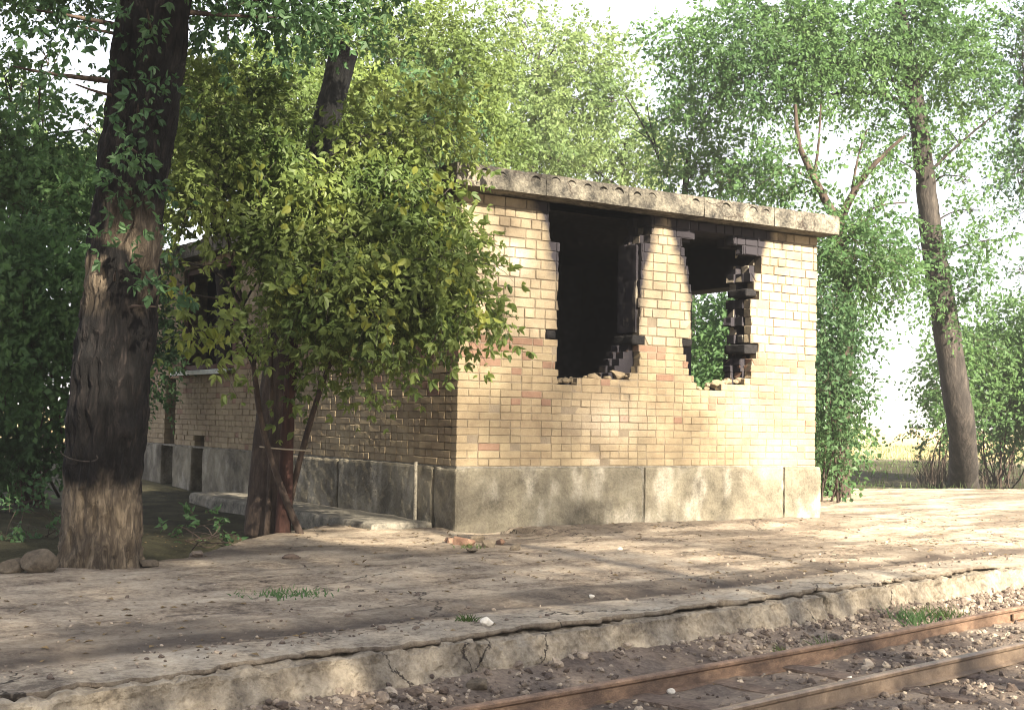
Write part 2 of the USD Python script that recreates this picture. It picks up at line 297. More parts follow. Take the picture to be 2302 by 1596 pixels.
G_OLIVE = [(0.0, (0.055, 0.088, 0.024)), (0.4, (0.132, 0.176, 0.050)), (0.72, (0.210, 0.242, 0.078)), (1.0, (0.30, 0.30, 0.11))]
G_MAPLE = [(0.0, (0.050, 0.080, 0.022)), (0.35, (0.140, 0.174, 0.050)), (0.75, (0.245, 0.260, 0.085)), (1.0, (0.38, 0.355, 0.13))]
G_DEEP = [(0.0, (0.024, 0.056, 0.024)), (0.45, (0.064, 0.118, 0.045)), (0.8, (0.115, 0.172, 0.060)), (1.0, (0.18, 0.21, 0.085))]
G_FRESH = [(0.0, (0.040, 0.086, 0.032)), (0.45, (0.104, 0.178, 0.066)), (0.8, (0.170, 0.236, 0.092)), (1.0, (0.25, 0.285, 0.13))]
G_PALE = [(0.0, (0.092, 0.142, 0.054)), (0.45, (0.180, 0.232, 0.095)), (0.8, (0.245, 0.285, 0.13)), (1.0, (0.32, 0.34, 0.18))]
leaf_mat('leaf_maple', G_MAPLE, 0.45, 1.5)
leaf_mat('leaf_yellowing', [(0.0, (0.10, 0.125, 0.025)), (0.5, (0.20, 0.20, 0.04)), (1.0, (0.34, 0.29, 0.07))], 0.42, 3.0)
leaf_mat('leaf_olive', G_OLIVE, 0.46, 0.7)
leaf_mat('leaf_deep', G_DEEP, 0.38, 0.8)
leaf_mat('leaf_fresh', G_FRESH, 0.5, 0.6)
leaf_mat('leaf_pale', G_PALE, 0.5, 0.5)
leaf_mat('leaf_grass', [(0.0, (0.03, 0.055, 0.015)), (0.5, (0.08, 0.11, 0.03)), (1.0, (0.22, 0.20, 0.08))], 0.3, 1.5)

def ground_mat(name):
    """Dirt, dry grass and gravel by the mesh attribute 'zone': 0 soil and thin grass, 1 gravelly dirt of the track, 2 straw field."""
    nodes = {'g': ('geometry', {}), 'zone': ('attribute', {'attribute': 'zone'}),
             'n': ('noise_texture', {'scale': 1.6, 'detail': 7.0, 'roughness': 0.68}), 'n2': ('noise_texture', {'scale': 38.0, 'detail': 5.0, 'roughness': 0.7}),
             'nb': ('noise_texture', {'scale': 0.25, 'detail': 4.0}), 'ad': ('math', {'math_type': 'multiply_add', 'value2': 0.5, 'value3': -0.25}), 'sum': ('math', {'math_type': 'add'}),
             'soil': ('rgb_ramp', {'ramp': [(0.3, (0.012, 0.011, 0.007)), (0.5, (0.032, 0.030, 0.015)), (0.75, (0.075, 0.064, 0.038))]}),
             'trk': ('rgb_ramp', {'ramp': [(0.3, (0.05, 0.038, 0.033)), (0.5, (0.125, 0.098, 0.080)), (0.75, (0.24, 0.195, 0.155))]}),
             'fld': ('rgb_ramp', {'ramp': [(0.3, (0.27, 0.20, 0.09)), (0.7, (0.46, 0.37, 0.19))]}),
             'z1': ('clamp', {}), 'z2s': ('math', {'math_type': 'subtract', 'value2': 1.0}), 'z2': ('clamp', {}),
             'm1': ('mix_color', {}), 'm2': ('mix_color', {}), 'b': ('bump', {'strength': 0.8, 'distance': 0.03}), 'p': ('principled_bsdf', {'roughness': 0.95, 'specular_ior_level': 0.12})}
    mat(name, nodes, [('g.position', 'n.vector'), ('g.position', 'n2.vector'), ('n2.fac', 'ad.value1'), ('n.fac', 'sum.value1'), ('ad.value', 'sum.value2'),
                      ('sum.value', 'soil.fac'), ('sum.value', 'trk.fac'), ('sum.value', 'fld.fac'), ('zone.fac', 'z1.value'), ('zone.fac', 'z2s.value1'), ('z2s.value', 'z2.value'),
                      ('z1.result', 'm1.fac'), ('soil.color', 'm1.a'), ('trk.color', 'm1.b'), ('z2.result', 'm2.fac'), ('m1.result', 'm2.a'), ('fld.color', 'm2.b'),
                      ('m2.result', 'p.base_color'), ('n2.fac', 'b.height'), ('b.normal', 'p.normal')])
ground_mat('earth')
def platform_mat(name):
    """Trodden platform: streaky dirt over worn asphalt, a lighter concrete strip by the edge (attribute 'edge'), dark damp dirt bands (attribute 'dirt')."""
    nodes = {'g': ('geometry', {}), 'ed': ('attribute', {'attribute': 'edge'}), 'di': ('attribute', {'attribute': 'dirt'}),
             'rot': ('mapping', {'rotation': (0, 0, -0.1815)}), 'map': ('mapping', {'scale': (0.8, 1.5, 1.0)}),
             'n': ('noise_texture', {'scale': 1.5, 'detail': 8.0, 'roughness': 0.66}), 'n2': ('noise_texture', {'scale': 30.0, 'detail': 6.0, 'roughness': 0.75}), 'n3': ('noise_texture', {'scale': 7.0, 'detail': 6.0, 'roughness': 0.7}),
             'ad': ('math', {'math_type': 'multiply_add', 'value2': 0.85, 'value3': -0.425}), 'sum': ('math', {'math_type': 'add'}), 'a3': ('math', {'math_type': 'multiply_add', 'value2': 0.6, 'value3': -0.3}), 's3': ('math', {'math_type': 'add'}),
             'dirt': ('rgb_ramp', {'ramp': [(0.26, (0.095, 0.072, 0.055)), (0.40, (0.21, 0.166, 0.124)), (0.55, (0.325, 0.266, 0.20)), (0.75, (0.445, 0.38, 0.295))]}),
             'conc': ('rgb_ramp', {'ramp': [(0.28, (0.13, 0.106, 0.084)), (0.5, (0.30, 0.258, 0.203)), (0.75, (0.44, 0.395, 0.325))]}),
             'm1': ('mix_color', {}), 'm2': ('mix_color', {'b': (0.05, 0.039, 0.034)}), 'df': ('math', {'math_type': 'multiply', 'value2': 0.85}),
             'b': ('bump', {'strength': 1.0, 'distance': 0.03}), 'p': ('principled_bsdf', {'roughness': 0.93, 'specular_ior_level': 0.15})}
    links = [('g.position', 'rot.vector'), ('rot.vector', 'map.vector'), ('map.vector', 'n.vector'), ('g.position', 'n2.vector'), ('g.position', 'n3.vector'),
                      ('n2.fac', 'ad.value1'), ('n.fac', 'sum.value1'), ('ad.value', 'sum.value2'), ('n3.fac', 'a3.value1'), ('sum.value', 's3.value1'), ('a3.value', 's3.value2'),
                      ('s3.value', 'dirt.fac'), ('s3.value', 'conc.fac'), ('ed.fac', 'm1.fac'), ('dirt.color', 'm1.a'), ('conc.color', 'm1.b'),
                      ('di.fac', 'df.value1'), ('df.value', 'm2.fac'), ('m1.result', 'm2.a'), ('m2.result', 'p.base_color'), ('n2.fac', 'b.height'), ('b.normal', 'p.normal')]
    add_cracks(nodes, links, 'm2.result', 0.75, 0.46, 0.009, vec='map.vector')
    mat(name, nodes, links)
platform_mat('platform_dirt')

# ------------------------------------------------------------------ the setting: ground, platform
T_EDGE, T_RAIL, T_RAIL2 = -4.66, -5.335, -6.10
sb = np.array([-40, -14, -4.7, -3.4, -1.8, 0, 5, 9, 11.7, 15.7, 22, 30])
tb = np.array([-0.9, -0.9, -0.92, -0.72, 0.5, 1.5, 3.0, 4.0, 3.6, 1.7, -0.6, -3.4])
def t_back(s):
    return np.interp(s, sb, tb) + 0.35 * (fbm(np.stack([s * 0.9, 0 * s, 0 * s], -1), 3, 5) - 0.5)
def edge_t(s):
    return T_EDGE + 0.03 * (fbm(np.stack([s * 0.8, 0 * s, 0 * s], -1), 2, 11) - 0.5) + 0.06 * (fbm(np.stack([s * 2.4, 0 * s, 0 * s], -1), 3, 12) - 0.5) + 0.05 * (np.round(3 * noise(np.stack([s * 4.0, 0 * s, 0 * s], -1), 14)) / 3 - 0.5) + 0.05 * (noise(np.stack([s * 14.0, 0 * s, 0 * s], -1), 15) - 0.5) - 0.05 * np.clip(fbm(np.stack([s * 2.2, 0 * s, 0 * s], -1), 3, 13) - 0.55, 0, 1)
def ground_z(s, t):
    P = st(s, t, 0 * np.asarray(s, float))
    z = np.interp(t, [-400, -60, -14, -9, -7.4, -6.7, -6.1, -5.3, -5.05, -4.86, -4.70, -4.4, 4, 10, 25, 60, 400],
                  [-0.6, -0.5, -0.40, -0.38, -0.36, -0.330, -0.325, -0.325, -0.300, -0.245, -0.20, -0.14, -0.12, 0.02, 0.10, 0.3, 2.0])
    far = np.clip((s - 17) / 14, 0, 1) * np.clip((t + 4) / 3, 0, 1)
    z = z + far * 0.10
    left = np.clip((-1.2 - s) / 2, 0, 1) * np.clip((t - t_back(s)) / 1.2, 0, 1)
    z = z + left * 0.16
    z = z + 0.06 * (fbm(P * 1.3, 4, 21) - 0.5) + 0.035 * (fbm(P * 6, 3, 22) - 0.5) * np.clip((-4.6 - t) * 4, 0.3, 1) + 0.25 * (fbm(P * 0.15, 3, 23) - 0.5) * np.clip((np.abs(t) - 8) / 12, 0, 1)
    return z
def stretch(lo, hi, step, far, n):
    a = np.arange(lo, hi + 1e-6, step); g = np.geomspace(step * 2, far, n)
    return np.concatenate([(lo - g)[::-1], a, hi + g])
S_, T_ = stretch(-13, 14, 0.07, 1500, 60), stretch(-8.5, -4.3, 0.055, 1500, 90)
SS, TT = np.meshgrid(S_, T_, indexing='ij')
ZZ = ground_z(SS, TT)
v = st(SS, TT, ZZ).reshape(-1, 3)
tz, sz = TT.ravel(), SS.ravel()
zone = np.clip((-4.4 - tz) / 0.3, 0, 1) * np.clip((14 + tz) / 5, 0, 1)
dist = np.linalg.norm(v[:, :2] - CAM[:2], axis=1)
zone = np.where(dist > 42, 1 + np.clip((dist - 42) / 4, 0, 1), zone)
obj('ground', (v, tri(grid_faces(len(S_), len(T_)))), 'earth', smooth=True, attrs={'zone': zone})
tag(stage.GetPrimAtPath('/World/ground'), 'dark soil with thin grass around the building and gravelly dirt by the rails', None, None, 'structure')

def plat_z(s, t):
    P = st(s, t, 0 * np.asarray(s, float))
    Q = np.stack([s * 0.8, t * 1.8, 0 * s], -1)
    z = 0.04 * (fbm(Q, 4, 31) - 0.5) + 0.026 * (fbm(P * 5, 5, 32) - 0.5) - 0.02 - 0.012 * np.clip((t + 2.5), -3, 0) * -1
    de = t - T_EDGE
    z = z + 0.008 * np.exp(-((de - 0.22) / 0.22) ** 2) - 0.022 * np.exp(-((de - 0.62 - 0.08 * np.sin(s * 1.3)) / 0.13) ** 2)
    # dirt heaped against the wall foot, and a scoured hollow by the corner
    x, y = P[..., 0], P[..., 1]
    z = z + 0.05 * np.exp(-((y + 0.35) / 0.4) ** 2) * (x > 0.6) * (x < 5.4) * (0.4 + fbm(P * 2.5, 3, 33))
    z = z - 0.05 * np.exp(-((x - 0.3) / 0.4) ** 2 - ((y + 0.12) / 0.15) ** 2)
    return z
ps = np.concatenate([np.arange(-13, 9, 0.03), np.arange(9, 30, 0.14)])
pw = np.concatenate([np.linspace(0, 0.3, 75) ** 1.0, np.linspace(0.3, 1, 90)[1:]])
PS, PW = np.meshgrid(ps, pw, indexing='ij')
te, tk = edge_t(ps)[:, None], np.maximum(t_back(ps), edge_t(ps) + 0.3)[:, None]
PT = te + (tk - te) * PW
PZ = plat_z(PS, PT)
# ragged rim: pieces broken off the lip
top = st(PS, PT, PZ)
lip = np.stack([st(ps, te[:, 0] - 0.008 * (fbm(np.stack([ps * 9, 0 * ps, 0 * ps], -1), 2, 3)), PZ[:, 0] - 0.012), st(ps, te[:, 0], PZ[:, 0] - 0.022 - 0.05 * noise(np.stack([ps * 3, 0 * ps, 0 * ps], -1), 4) * noise(np.stack([ps * 11, 0 * ps, 0 * ps], -1), 5)), st(ps, te[:, 0] + 0.4, PZ[:, 0] - 0.06)], 1)[:, ::-1]
back = np.stack([st(ps, tk[:, 0] + 0.03, PZ[:, -1] - 0.05), st(ps, tk[:, 0] + 0.06, PZ[:, -1] - 0.25)], 1)
lip = np.concatenate([lip, top[:, :1]], 1); back = np.concatenate([top[:, -1:], back], 1)
edge_a = np.exp(-(np.clip(PT - te - 0.30, 0, 9) / 0.10) ** 2) * (0.65 + 0.6 * (fbm(st(PS * 0.6, PT * 3, PZ) * 1.5, 3, 41) - 0.3))
edge_a = edge_a * np.clip((PT - te) / 0.02 + 0.6, 0, 1)
band = np.exp(-((PT - te - 0.60 - 0.10 * np.sin(PS * 0.9) - 0.25 * (fbm(st(PS, 0 * PS, 0 * PS) * 0.7, 3, 43) - 0.5)) / 0.10) ** 2) * np.clip(0.2 + 1.6 * fbm(st(PS * 0.8, PT * 2, 0 * PS) * 1.2, 3, 44) - 0.4, 0, 1)
foot = np.exp(-((PT - tk) / 0.6) ** 2) * np.clip(1.5 * fbm(top * 2, 3, 45) - 0.3, 0, 1) * (PS < 0)
crk = np.zeros_like(PT)
for k, (c0, amp, w) in enumerate([(1.35, 0.25, 0.012), (2.4, 0.35, 0.010), (0.95, 0.18, 0.009)]):
    ln = te + c0 + amp * (fbm(st(PS, 0 * PS, 0 * PS + k) * 0.8, 4, 50 + k) - 0.5) * 2
    crk = np.maximum(crk, np.exp(-((PT - ln) / w) ** 2) * (fbm(st(PS, 0 * PS, 0 * PS) * 0.9, 2, 60 + k) > 0.52))
patch = np.clip((fbm(st(PS * 0.4, PT * 2.0, 0 * PS) * 1.3 + 3, 5, 47) - 0.50) / 0.10, 0, 1) * 0.6 * np.clip((PT - te - 0.45) / 0.2, 0, 1)
dirt_a = np.clip(0.95 * band + 0.7 * foot + crk + patch, 0, 1)
from meshkit import arrays
gr = [arrays((g.reshape(-1, 3), tri(grid_faces(len(ps), g.shape[1]))), True) for g in (lip, top, back)]
pv, pf = join([(g[0], g[1]) for g in gr])
one = lambda val, g: np.full(g.shape[0] * g.shape[1], val)
pm = obj('platform', (pv, pf), 'platform_dirt', smooth=True, attrs={'edge': np.concatenate([one(0.35, lip), np.clip(edge_a, 0, 1).ravel(), one(0, back)]), 'dirt': np.concatenate([one(0.5, lip), dirt_a.ravel(), one(0.5, back)])})
tag(stage.GetPrimAtPath('/World/platform'), 'worn low platform of trodden dirt and broken asphalt along the track', None, None, 'structure')

kerb, _ = thing('platform_edge', 'cracked concrete kerb under the broken lip of the low platform beside the rails', 'kerb')
cuts = [-13.4, -10.3, -7.15, -3.95, -0.75, 2.4, 5.6, 8.8, 12.0, 15.2]
for k in range(len(cuts) - 1):
    m = rough_box((cuts[k] + 0.012, T_EDGE - 0.075, -0.55), (cuts[k + 1] - 0.012, T_EDGE + 0.22, -0.077 + 0.012 * ((k * 37) % 5 - 2) / 2), 0.024, 0.030, 70 + k, 16.0, 0.012, 0.45)
    v = np.array(m.vertices)
    v[:, 1] -= (0.42 + 0.5 * (fbm(v * 1.6, 3, 19) - 0.5)) * np.clip(-0.11 - v[:, 2], 0, 1)             # the face leans out towards its foot
    v[:, 1] += 0.03 * (fbm(np.stack([v[:, 0] * 0.8, 0 * v[:, 0], 0 * v[:, 0]], -1), 2, 11) - 0.5)
    m.vertices = st(v[:, 0], v[:, 1], v[:, 2])
    obj('kerb_block', m, 'kerb_concrete', kerb, smooth=12)

# the narrow gauge track: two rails on sleepers nearly buried in the dirt
track, _ = thing('railway_track', 'rusty narrow gauge railway track on half buried sleepers', 'railway track')
prof = np.array([(-.040, 0), (.040, 0), (.040, .007), (.010, .018), (.007, .074), (.022, .086), (.0235, .100), (.019, .107), (.010, .110), (-.010, .110), (-.019, .107), (-.0235, .100), (-.022, .086), (-.007, .074), (-.010, .018), (-.040, .007)])
for t0, ph in ((T_RAIL, 0.0), (T_RAIL2, 2.0)):
    ss = np.concatenate([np.arange(-16, 16, 0.25), np.arange(16, 60, 2.0)])
    wob = 0.010 * np.sin(ss * 0.7 + ph) + 0.006 * np.sin(ss * 1.9 + ph)
    sag = 0.006 * np.sin(ss * 0.9 + ph * 2)
    V = st(np.repeat(ss[:, None], 16, 1), t0 + prof[None, :, 0] + wob[:, None], -0.33 + prof[None, :, 1] + sag[:, None]).reshape(-1, 3)
    n = len(ss); i, j = np.meshgrid(np.arange(n - 1), np.arange(16), indexing='ij')
    F = np.stack([i * 16 + j, (i + 1) * 16 + j, (i + 1) * 16 + (j + 1) % 16, i * 16 + (j + 1) % 16], -1).reshape(-1, 4)
    rail = obj('rail', (V, tri(F)), 'rust' if ph == 0 else 'worn_rail', track, smooth=35)
    for sj in (0.95 + ph * 0.8, 9.3):
        fp = [st(*cbox((sj - 0.2, t0 + dd - 0.009, -0.305), (sj + 0.2, t0 + dd + 0.009, -0.255))[0].T) for dd in (-0.021, 0.021)]
        obj('fishplate', join([(q, CB_F) for q in fp]), 'rust', rail)
rs = np.random.default_rng(77)
for k, s0 in enumerate(np.arange(-8, 20, 0.66)):
    m = rough_box((s0 - 0.085, T_RAIL2 - 0.42, -0.47), (s0 + 0.085, T_RAIL + 0.40, -0.316 + rs.uniform(-0.02, 0.006)), 0.05, 0.010, 300 + k, 7.0, 0.012)
    v = np.array(m.vertices); m.vertices = st(v[:, 0] + 0.03 * rs.normal() * (v[:, 1] + 5.7), v[:, 1], v[:, 2])
    obj('sleeper', m, 'old_sleeper', track, smooth=50)

# gravel strewn over the track bed and thinly over the platform
protos = []
gravel = UsdGeom.PointInstancer.Define(stage, '/World/gravel')
tag(gravel, 'loose grey brown gravel strewn between the rails and below the platform', 'gravel', None, 'stuff')
for k in range(5):
    m = trimesh.creation.icosphere(1); vv = np.array(m.vertices)
    r5 = np.random.default_rng(400 + k); vv = vv * r5.uniform(0.65, 1.1, (len(vv), 1)) * np.array([1, 0.8, 0.6])
    q = usdkit.mesh(stage, f'/World/gravel/stone_{k:03d}' if k else '/World/gravel/stone', (vv * 0.5, np.array(m.faces)), '/World/Looks/gravel')
    protos.append(q.GetPath())
r6 = np.random.default_rng(7)
ns = 52000
gs, gt = r6.uniform(-12, 12, ns) , np.concatenate([np.where(r6.random(48400) < 0.2, r6.uniform(-5.1, -4.72, 48400), r6.uniform(-8.2, -4.72, 48400)), T_EDGE + 0.12 + r6.gamma(1.0, 0.8, 3600)])
keep = fbm(st(gs, gt, 0 * gs) * 1.1, 3, 88) + r6.uniform(-0.25, 0.25, ns) > 0.44
gs, gt = gs[keep], gt[keep]
size = np.clip(r6.lognormal(-3.75, 0.55, len(gs)), 0.008, 0.09) * np.where(gt > T_EDGE, 0.62, 1)
gz = np.where(gt > T_EDGE, plat_z(gs, gt), ground_z(gs, gt)) + size * 0.12
ok = ~((gt > T_EDGE) & (gt > t_back(gs)))
ok &= ~((np.abs(gt - T_RAIL) < 0.06) | (np.abs(gt - T_RAIL2) < 0.06))
gs, gt, gz, size = gs[ok], gt[ok], gz[ok], size[ok]
gp = st(gs, gt, gz)
inb = (gp[:, 0] > -0.05) & (gp[:, 1] > -0.05) & (gp[:, 0] < 5.1)
gp, size = gp[~inb], size[~inb]
gravel.CreatePrototypesRel().SetTargets(protos)
gravel.CreatePositionsAttr(Vt.Vec3fArray.FromNumpy(gp.astype(np.float32)))
gravel.CreateScalesAttr(Vt.Vec3fArray.FromNumpy(np.repeat(size[:, None], 3, 1).astype(np.float32)))
gravel.CreateProtoIndicesAttr(Vt.IntArray.FromNumpy(r6.integers(0, 5, len(gp)).astype(np.int32)))
qa = r6.normal(size=(len(gp), 4)); qa[:, 1:3] *= 0.3; qa /= np.linalg.norm(qa, axis=1, keepdims=True)
gravel.CreateOrientationsAttr([Gf.Quath(float(a), float(b), float(c), float(d)) for a, b, c, d in qa])

# ------------------------------------------------------------------ the building
house, _ = thing('brick_building', 'roofless looking burnt out brick hut with two smashed sooty window holes and a concrete slab roof', 'building')
tag(house, 'derelict yellow brick building with two smashed soot blackened window holes and flat concrete roof')
W, D, HP, HT, TH = 5.0, 10.5, 0.6176, 3.368, 0.38
win_a = Polygon([(1.06, 3.5), (2.43, 3.5), (2.42, 3.10), (2.30, 3.02), (2.28, 2.5), (2.28, 2.05), (2.37, 2.05), (2.38, 1.93), (2.28, 1.90), (2.30, 1.72), (2.24, 1.60), (1.95, 1.55), (1.6, 1.52), (1.21, 1.49), (1.20, 1.92), (1.05, 1.93), (1.05, 2.04), (1.20, 2.05), (1.20, 2.98), (1.08, 3.0)])
win_b = Polygon([(2.86, 3.17), (2.92, 3.0), (2.97, 2.85), (3.02, 2.6), (3.03, 2.06), (2.90, 2.05), (2.90, 1.93), (2.97, 1.82), (3.00, 1.66), (3.10, 1.58), (3.12, 1.49), (3.36, 1.47), (3.55, 1.53), (3.72, 1.57), (3.95, 1.60), (3.94, 1.88), (4.05, 1.90), (4.06, 2.02), (3.92, 2.06), (3.94, 2.3), (3.90, 2.55), (4.04, 2.57), (4.05, 2.67), (3.92, 2.72), (3.90, 2.82), (4.08, 2.86), (4.10, 3.08), (3.80, 3.10), (3.66, 3.18), (3.60, 3.26), (3.25, 3.27), (3.05, 3.20)])
win_a_in = Polygon([(1.10, 3.5), (2.40, 3.5), (2.38, 3.15), (2.27, 3.05), (2.27, 2.05), (2.34, 2.03), (2.2, 1.92), (2.05, 1.72), (1.92, 1.55), (1.21, 1.50), (1.20, 2.98)])
win_b_in = Polygon([(2.92, 3.17), (3.03, 2.6), (3.03, 1.5), (3.2, 1.47), (3.55, 1.50), (3.88, 1.58), (3.84, 1.86), (4.0, 1.92), (3.90, 2.05), (3.86, 2.14), (3.96, 2.2), (3.84, 2.30), (3.92, 2.42), (3.84, 2.54), (4.02, 2.58), (4.0, 2.68), (3.86, 2.72), (3.9, 2.90), (4.05, 2.95), (4.05, 3.1), (3.6, 3.25), (3.1, 3.2)])
rb = np.random.default_rng(2024)
CL = 0.0776
courses = []
z = HP + 0.002
for k in range(17):
    courses.append((z, z + CL - 0.006, 'clay')); z += CL
n_up = 14; up = (HT - z) / n_up
for k in range(n_up):
    courses.append((z, z + up - 0.010, 'buff')); z += up
def lay(length, off_even, off_odd, rng, holes, inset=0.0):
    """Bricks of a wall of that length: (a0, a1, z0, z1, course, kind), and those that are missing."""
    have, gone = [], []
    for k, (z0, z1, kind) in enumerate(courses):
        a = 0.0
        first = True
        while a < length - 0.02:
            if first:
                L = 0.25 if k % 2 == 0 else 0.12
            else:
                L = 0.25 if rng.random() < (0.30 if kind == 'clay' else 0.40) else 0.12
                if kind == 'buff' and rng.random() < 0.40:
                    L = 0.185
            first = False
            b = min(a + L, length)
            if length - b < 0.07:
                b = length
            zm = (z0 + z1) / 2
            cutters = [h for h in holes if h.intersects(sbox(a, z0, b, z1))]
            if not cutters:
                have.append((a, b, z0, z1, k, kind))
            else:                                                   # clipped by the hole's edge, roughly
                ln = LineString([(a, zm), (b, zm)])
                out = ln.difference(unary_union(cutters))
                segs = [g.bounds for g in getattr(out, 'geoms', [out]) if not g.is_empty and g.length > 0.014]
                pos = a
                for g in segs:
                    p0 = g[0] if g[0] <= a + 1e-6 else min(g[0] + rng.normal(0, 0.008), b - 0.012)
                    p1 = g[2] if g[2] >= b - 1e-6 else max(g[2] + rng.normal(0, 0.008), p0 + 0.012)
                    have.append((p0, p1, z0, z1, k, kind + ('<' if p0 > a + 1e-6 else '') + ('>' if p1 < b - 1e-6 else '')))
                    if p0 - pos > 0.004:
                        gone.append((pos, p0, z0, z1, k, kind))
                    pos = p1
                if b - pos > 0.004:
                    gone.append((pos, b, z0, z1, k, kind))
            a = b + (0.006 if kind == 'clay' else 0.010)
    return have, gone
def core_poly(length, gone, z_lo, z_hi, a_lo=0.0):
    miss = unary_union([sbox(a - 0.006, z0 - 0.005, b + 0.006, z1 + 0.006) for a, b, z0, z1, k, kd in gone]).buffer(0.004).buffer(-0.004) if gone else None
    p = sbox(a_lo, z_lo, length - min(a_lo, 0.012), z_hi)
    return p.difference(miss) if miss is not None else p
def extrude(poly, y0, y1):                                        # polygon in (a, z) to a solid between depths y0 and y1
    ms = []
    for g in getattr(poly, 'geoms', [poly]):
        if g.area < 1e-4:
            continue
        m = trimesh.creation.extrude_polygon(g, y1 - y0, engine='earcut')
        v = np.array(m.vertices); ms.append((np.stack([v[:, 0], y0 + v[:, 2], v[:, 1]], 1), np.array(m.faces)[:, ::-1]))
    return join(ms)
def subdiv(vf, n_edge):
    v, f = trimesh.remesh.subdivide_to_size(vf[0], vf[1], n_edge, max_iter=8)
    return v, f
def soot_at(P):
    """How sooty the wall is: thick over and round the tops of both holes, fading outwards, with drips down the jambs."""
    x, y, z = P[:, 0], P[:, 1], P[:, 2]
    n = fbm(P * np.array([5, 5, 2.0]), 3, 91)
    s = np.zeros(len(P))
    for (x0, x1, zb, zt, k) in ((1.20, 2.28, 2.15, 3.4, 1.0), (3.0, 3.9, 2.3, 3.28, 0.95)):
        dx = np.maximum(np.maximum(x0 - x, x - x1), 0); dz = np.maximum(zb - z, 0)
        upz = np.clip((z - zb) / (zt - zb), 0, 1)
        reach = 0.05 + 0.34 * upz ** 2.0
        s = np.maximum(s, k * np.clip(1.25 - dx / reach, 0, 1) * np.clip(1 - dz / 0.5, 0, 1) * (0.45 + 1.0 * upz) * (y > -0.05))
    band = np.clip((z - 3.22) / 0.10, 0, 1) * np.clip(0.85 * n + 0.05, 0, 1) * np.clip((x - 0.3) / 0.8, 0.2, 1) * np.clip((4.4 - x) / 0.6, 0.25, 1)
    s = np.maximum(s, band)
    run = np.clip((fbm(P * np.array([5.0, 1.0, 0.55]) + 4, 3, 95) - 0.50) / 0.14, 0, 1)            # dirty runs down the face under the roof and under the holes
    under = np.clip((z - 2.2) / 1.1, 0, 1) + np.clip((1.62 - z) / 0.2, 0, 1) * np.clip((z - 0.55) / 0.9, 0, 1) * (((x > 1.1) & (x < 2.4)) | ((x > 2.9) & (x < 4.1)))
    s = np.maximum(s, 0.46 * run * np.clip(under, 0, 1))
    inner = np.clip((y - 0.03) / 0.25, 0, 1)                       # the reveals and back leaves are smoked
    s = np.maximum(s, inner * np.clip(0.78 + 1.5 * (n - 0.40) + 0.30 * (z - 2.0), 0, 1))
    return np.clip(s * (0.6 + 0.8 * n), 0, 1)
def chalk_at(P):                                                  # remains of white paint
    x, z = P[:, 0], P[:, 2]
    c = np.zeros(len(P))
    for (cx, cz, rx, rz, a) in ((0.42, 2.70, 0.10, 0.16, 0.8), (0.67, 2.72, 0.09, 0.18, 0.7), (0.62, 2.88, 0.10, 0.06, 0.6), (1.75, 0.66, 0.16, 0.03, 0.9), (1.9, 1.1, 0.45, 0.22, 0.35), (2.5, 2.2, 0.12, 0.2, 0.3)):
        c = np.maximum(c, a * np.exp(-((x - cx) / rx) ** 2 - ((z - cz) / rz) ** 2))
    return c
def brick_mesh(a0, a1, z0, z1, y0, y1, rng, kind=''):
    v, f = cbox((a0, y0, z0), (a1, y1, z1), rng.uniform(0.003, 0.008), rng, 0.0016)
    for mark, end, sgn in (('<', a0, -1), ('>', a1, 1)):          # a snapped end: each corner breaks off at its own place
        if mark in kind:
            cut = np.repeat(rng.gamma(1.4, 0.014, 8), 3) + np.abs(rng.normal(0, 0.003, 24))
            near_ = np.abs(v[:, 0] - end) < min(0.02, (a1 - a0) * 0.4)
            v[:, 0] -= np.where(near_, sgn * np.minimum(cut - 0.012, (a1 - a0) * 0.45), 0)
    return v, f
def attrs_for(v, tone, soot=None, chalk=None):
    return {'tone': np.full(len(v), tone) if np.ndim(tone) == 0 else tone, 'soot': soot_at(v) if soot is None else np.full(len(v), soot), 'chalk': chalk_at(v) if chalk is None else np.full(len(v), chalk)}

have, gone = lay(W, 0.25, 0.12, rb, [win_a, win_b])
core = subdiv(extrude(core_poly(W, gone, HP - 0.004, HT - 0.004, 0.010), 0.013, 0.122), 0.25)
front = obj('front_wall', core, 'mortar', house, attrs=attrs_for(core[0], 0.5, None, 0.0))
def kind_of(k, kind, a, rng):
    if kind.startswith('clay'):
        if rng.random() < (0.5 if k >= 14 else 0.08 if k >= 8 else 0.02):
            return 'brick_red'
        return 'brick_clay'
    return 'brick_buff'
built = []
for (a, b, z0, z1, k, kind) in have:
    proud = rb.normal(0, 0.0022) + (0.006 if kind.startswith('clay') else 0.001)
    v, f = brick_mesh(a, b, z0, z1, proud, 0.118, rb, kind)
    if rb.random() < 0.035 and b - a < 0.2:                          # a brick whose face has spalled away
        v[:, 1] = np.maximum(v[:, 1], 0.05 + 0.03 * rb.random())
    m = kind_of(k, kind, a, rb)
    tone = np.clip(rb.normal(0.5, 0.22) + (0.15 if k < 5 else 0), 0, 1)
    if m == 'brick_clay' and 1.25 < a < 2.9 and 4 < k < 12:
        tone *= 0.85
    built.append((m, v, f, tone, (b - a) * (z1 - z0)))
ordr = sorted(range(len(built)), key=lambda i: -built[i][4])
single = set(ordr[:300])
for i in sorted(single):
    m, v, f, tone, _a = built[i]
    obj('brick', (v, f), m, front, attrs=attrs_for(v, tone))
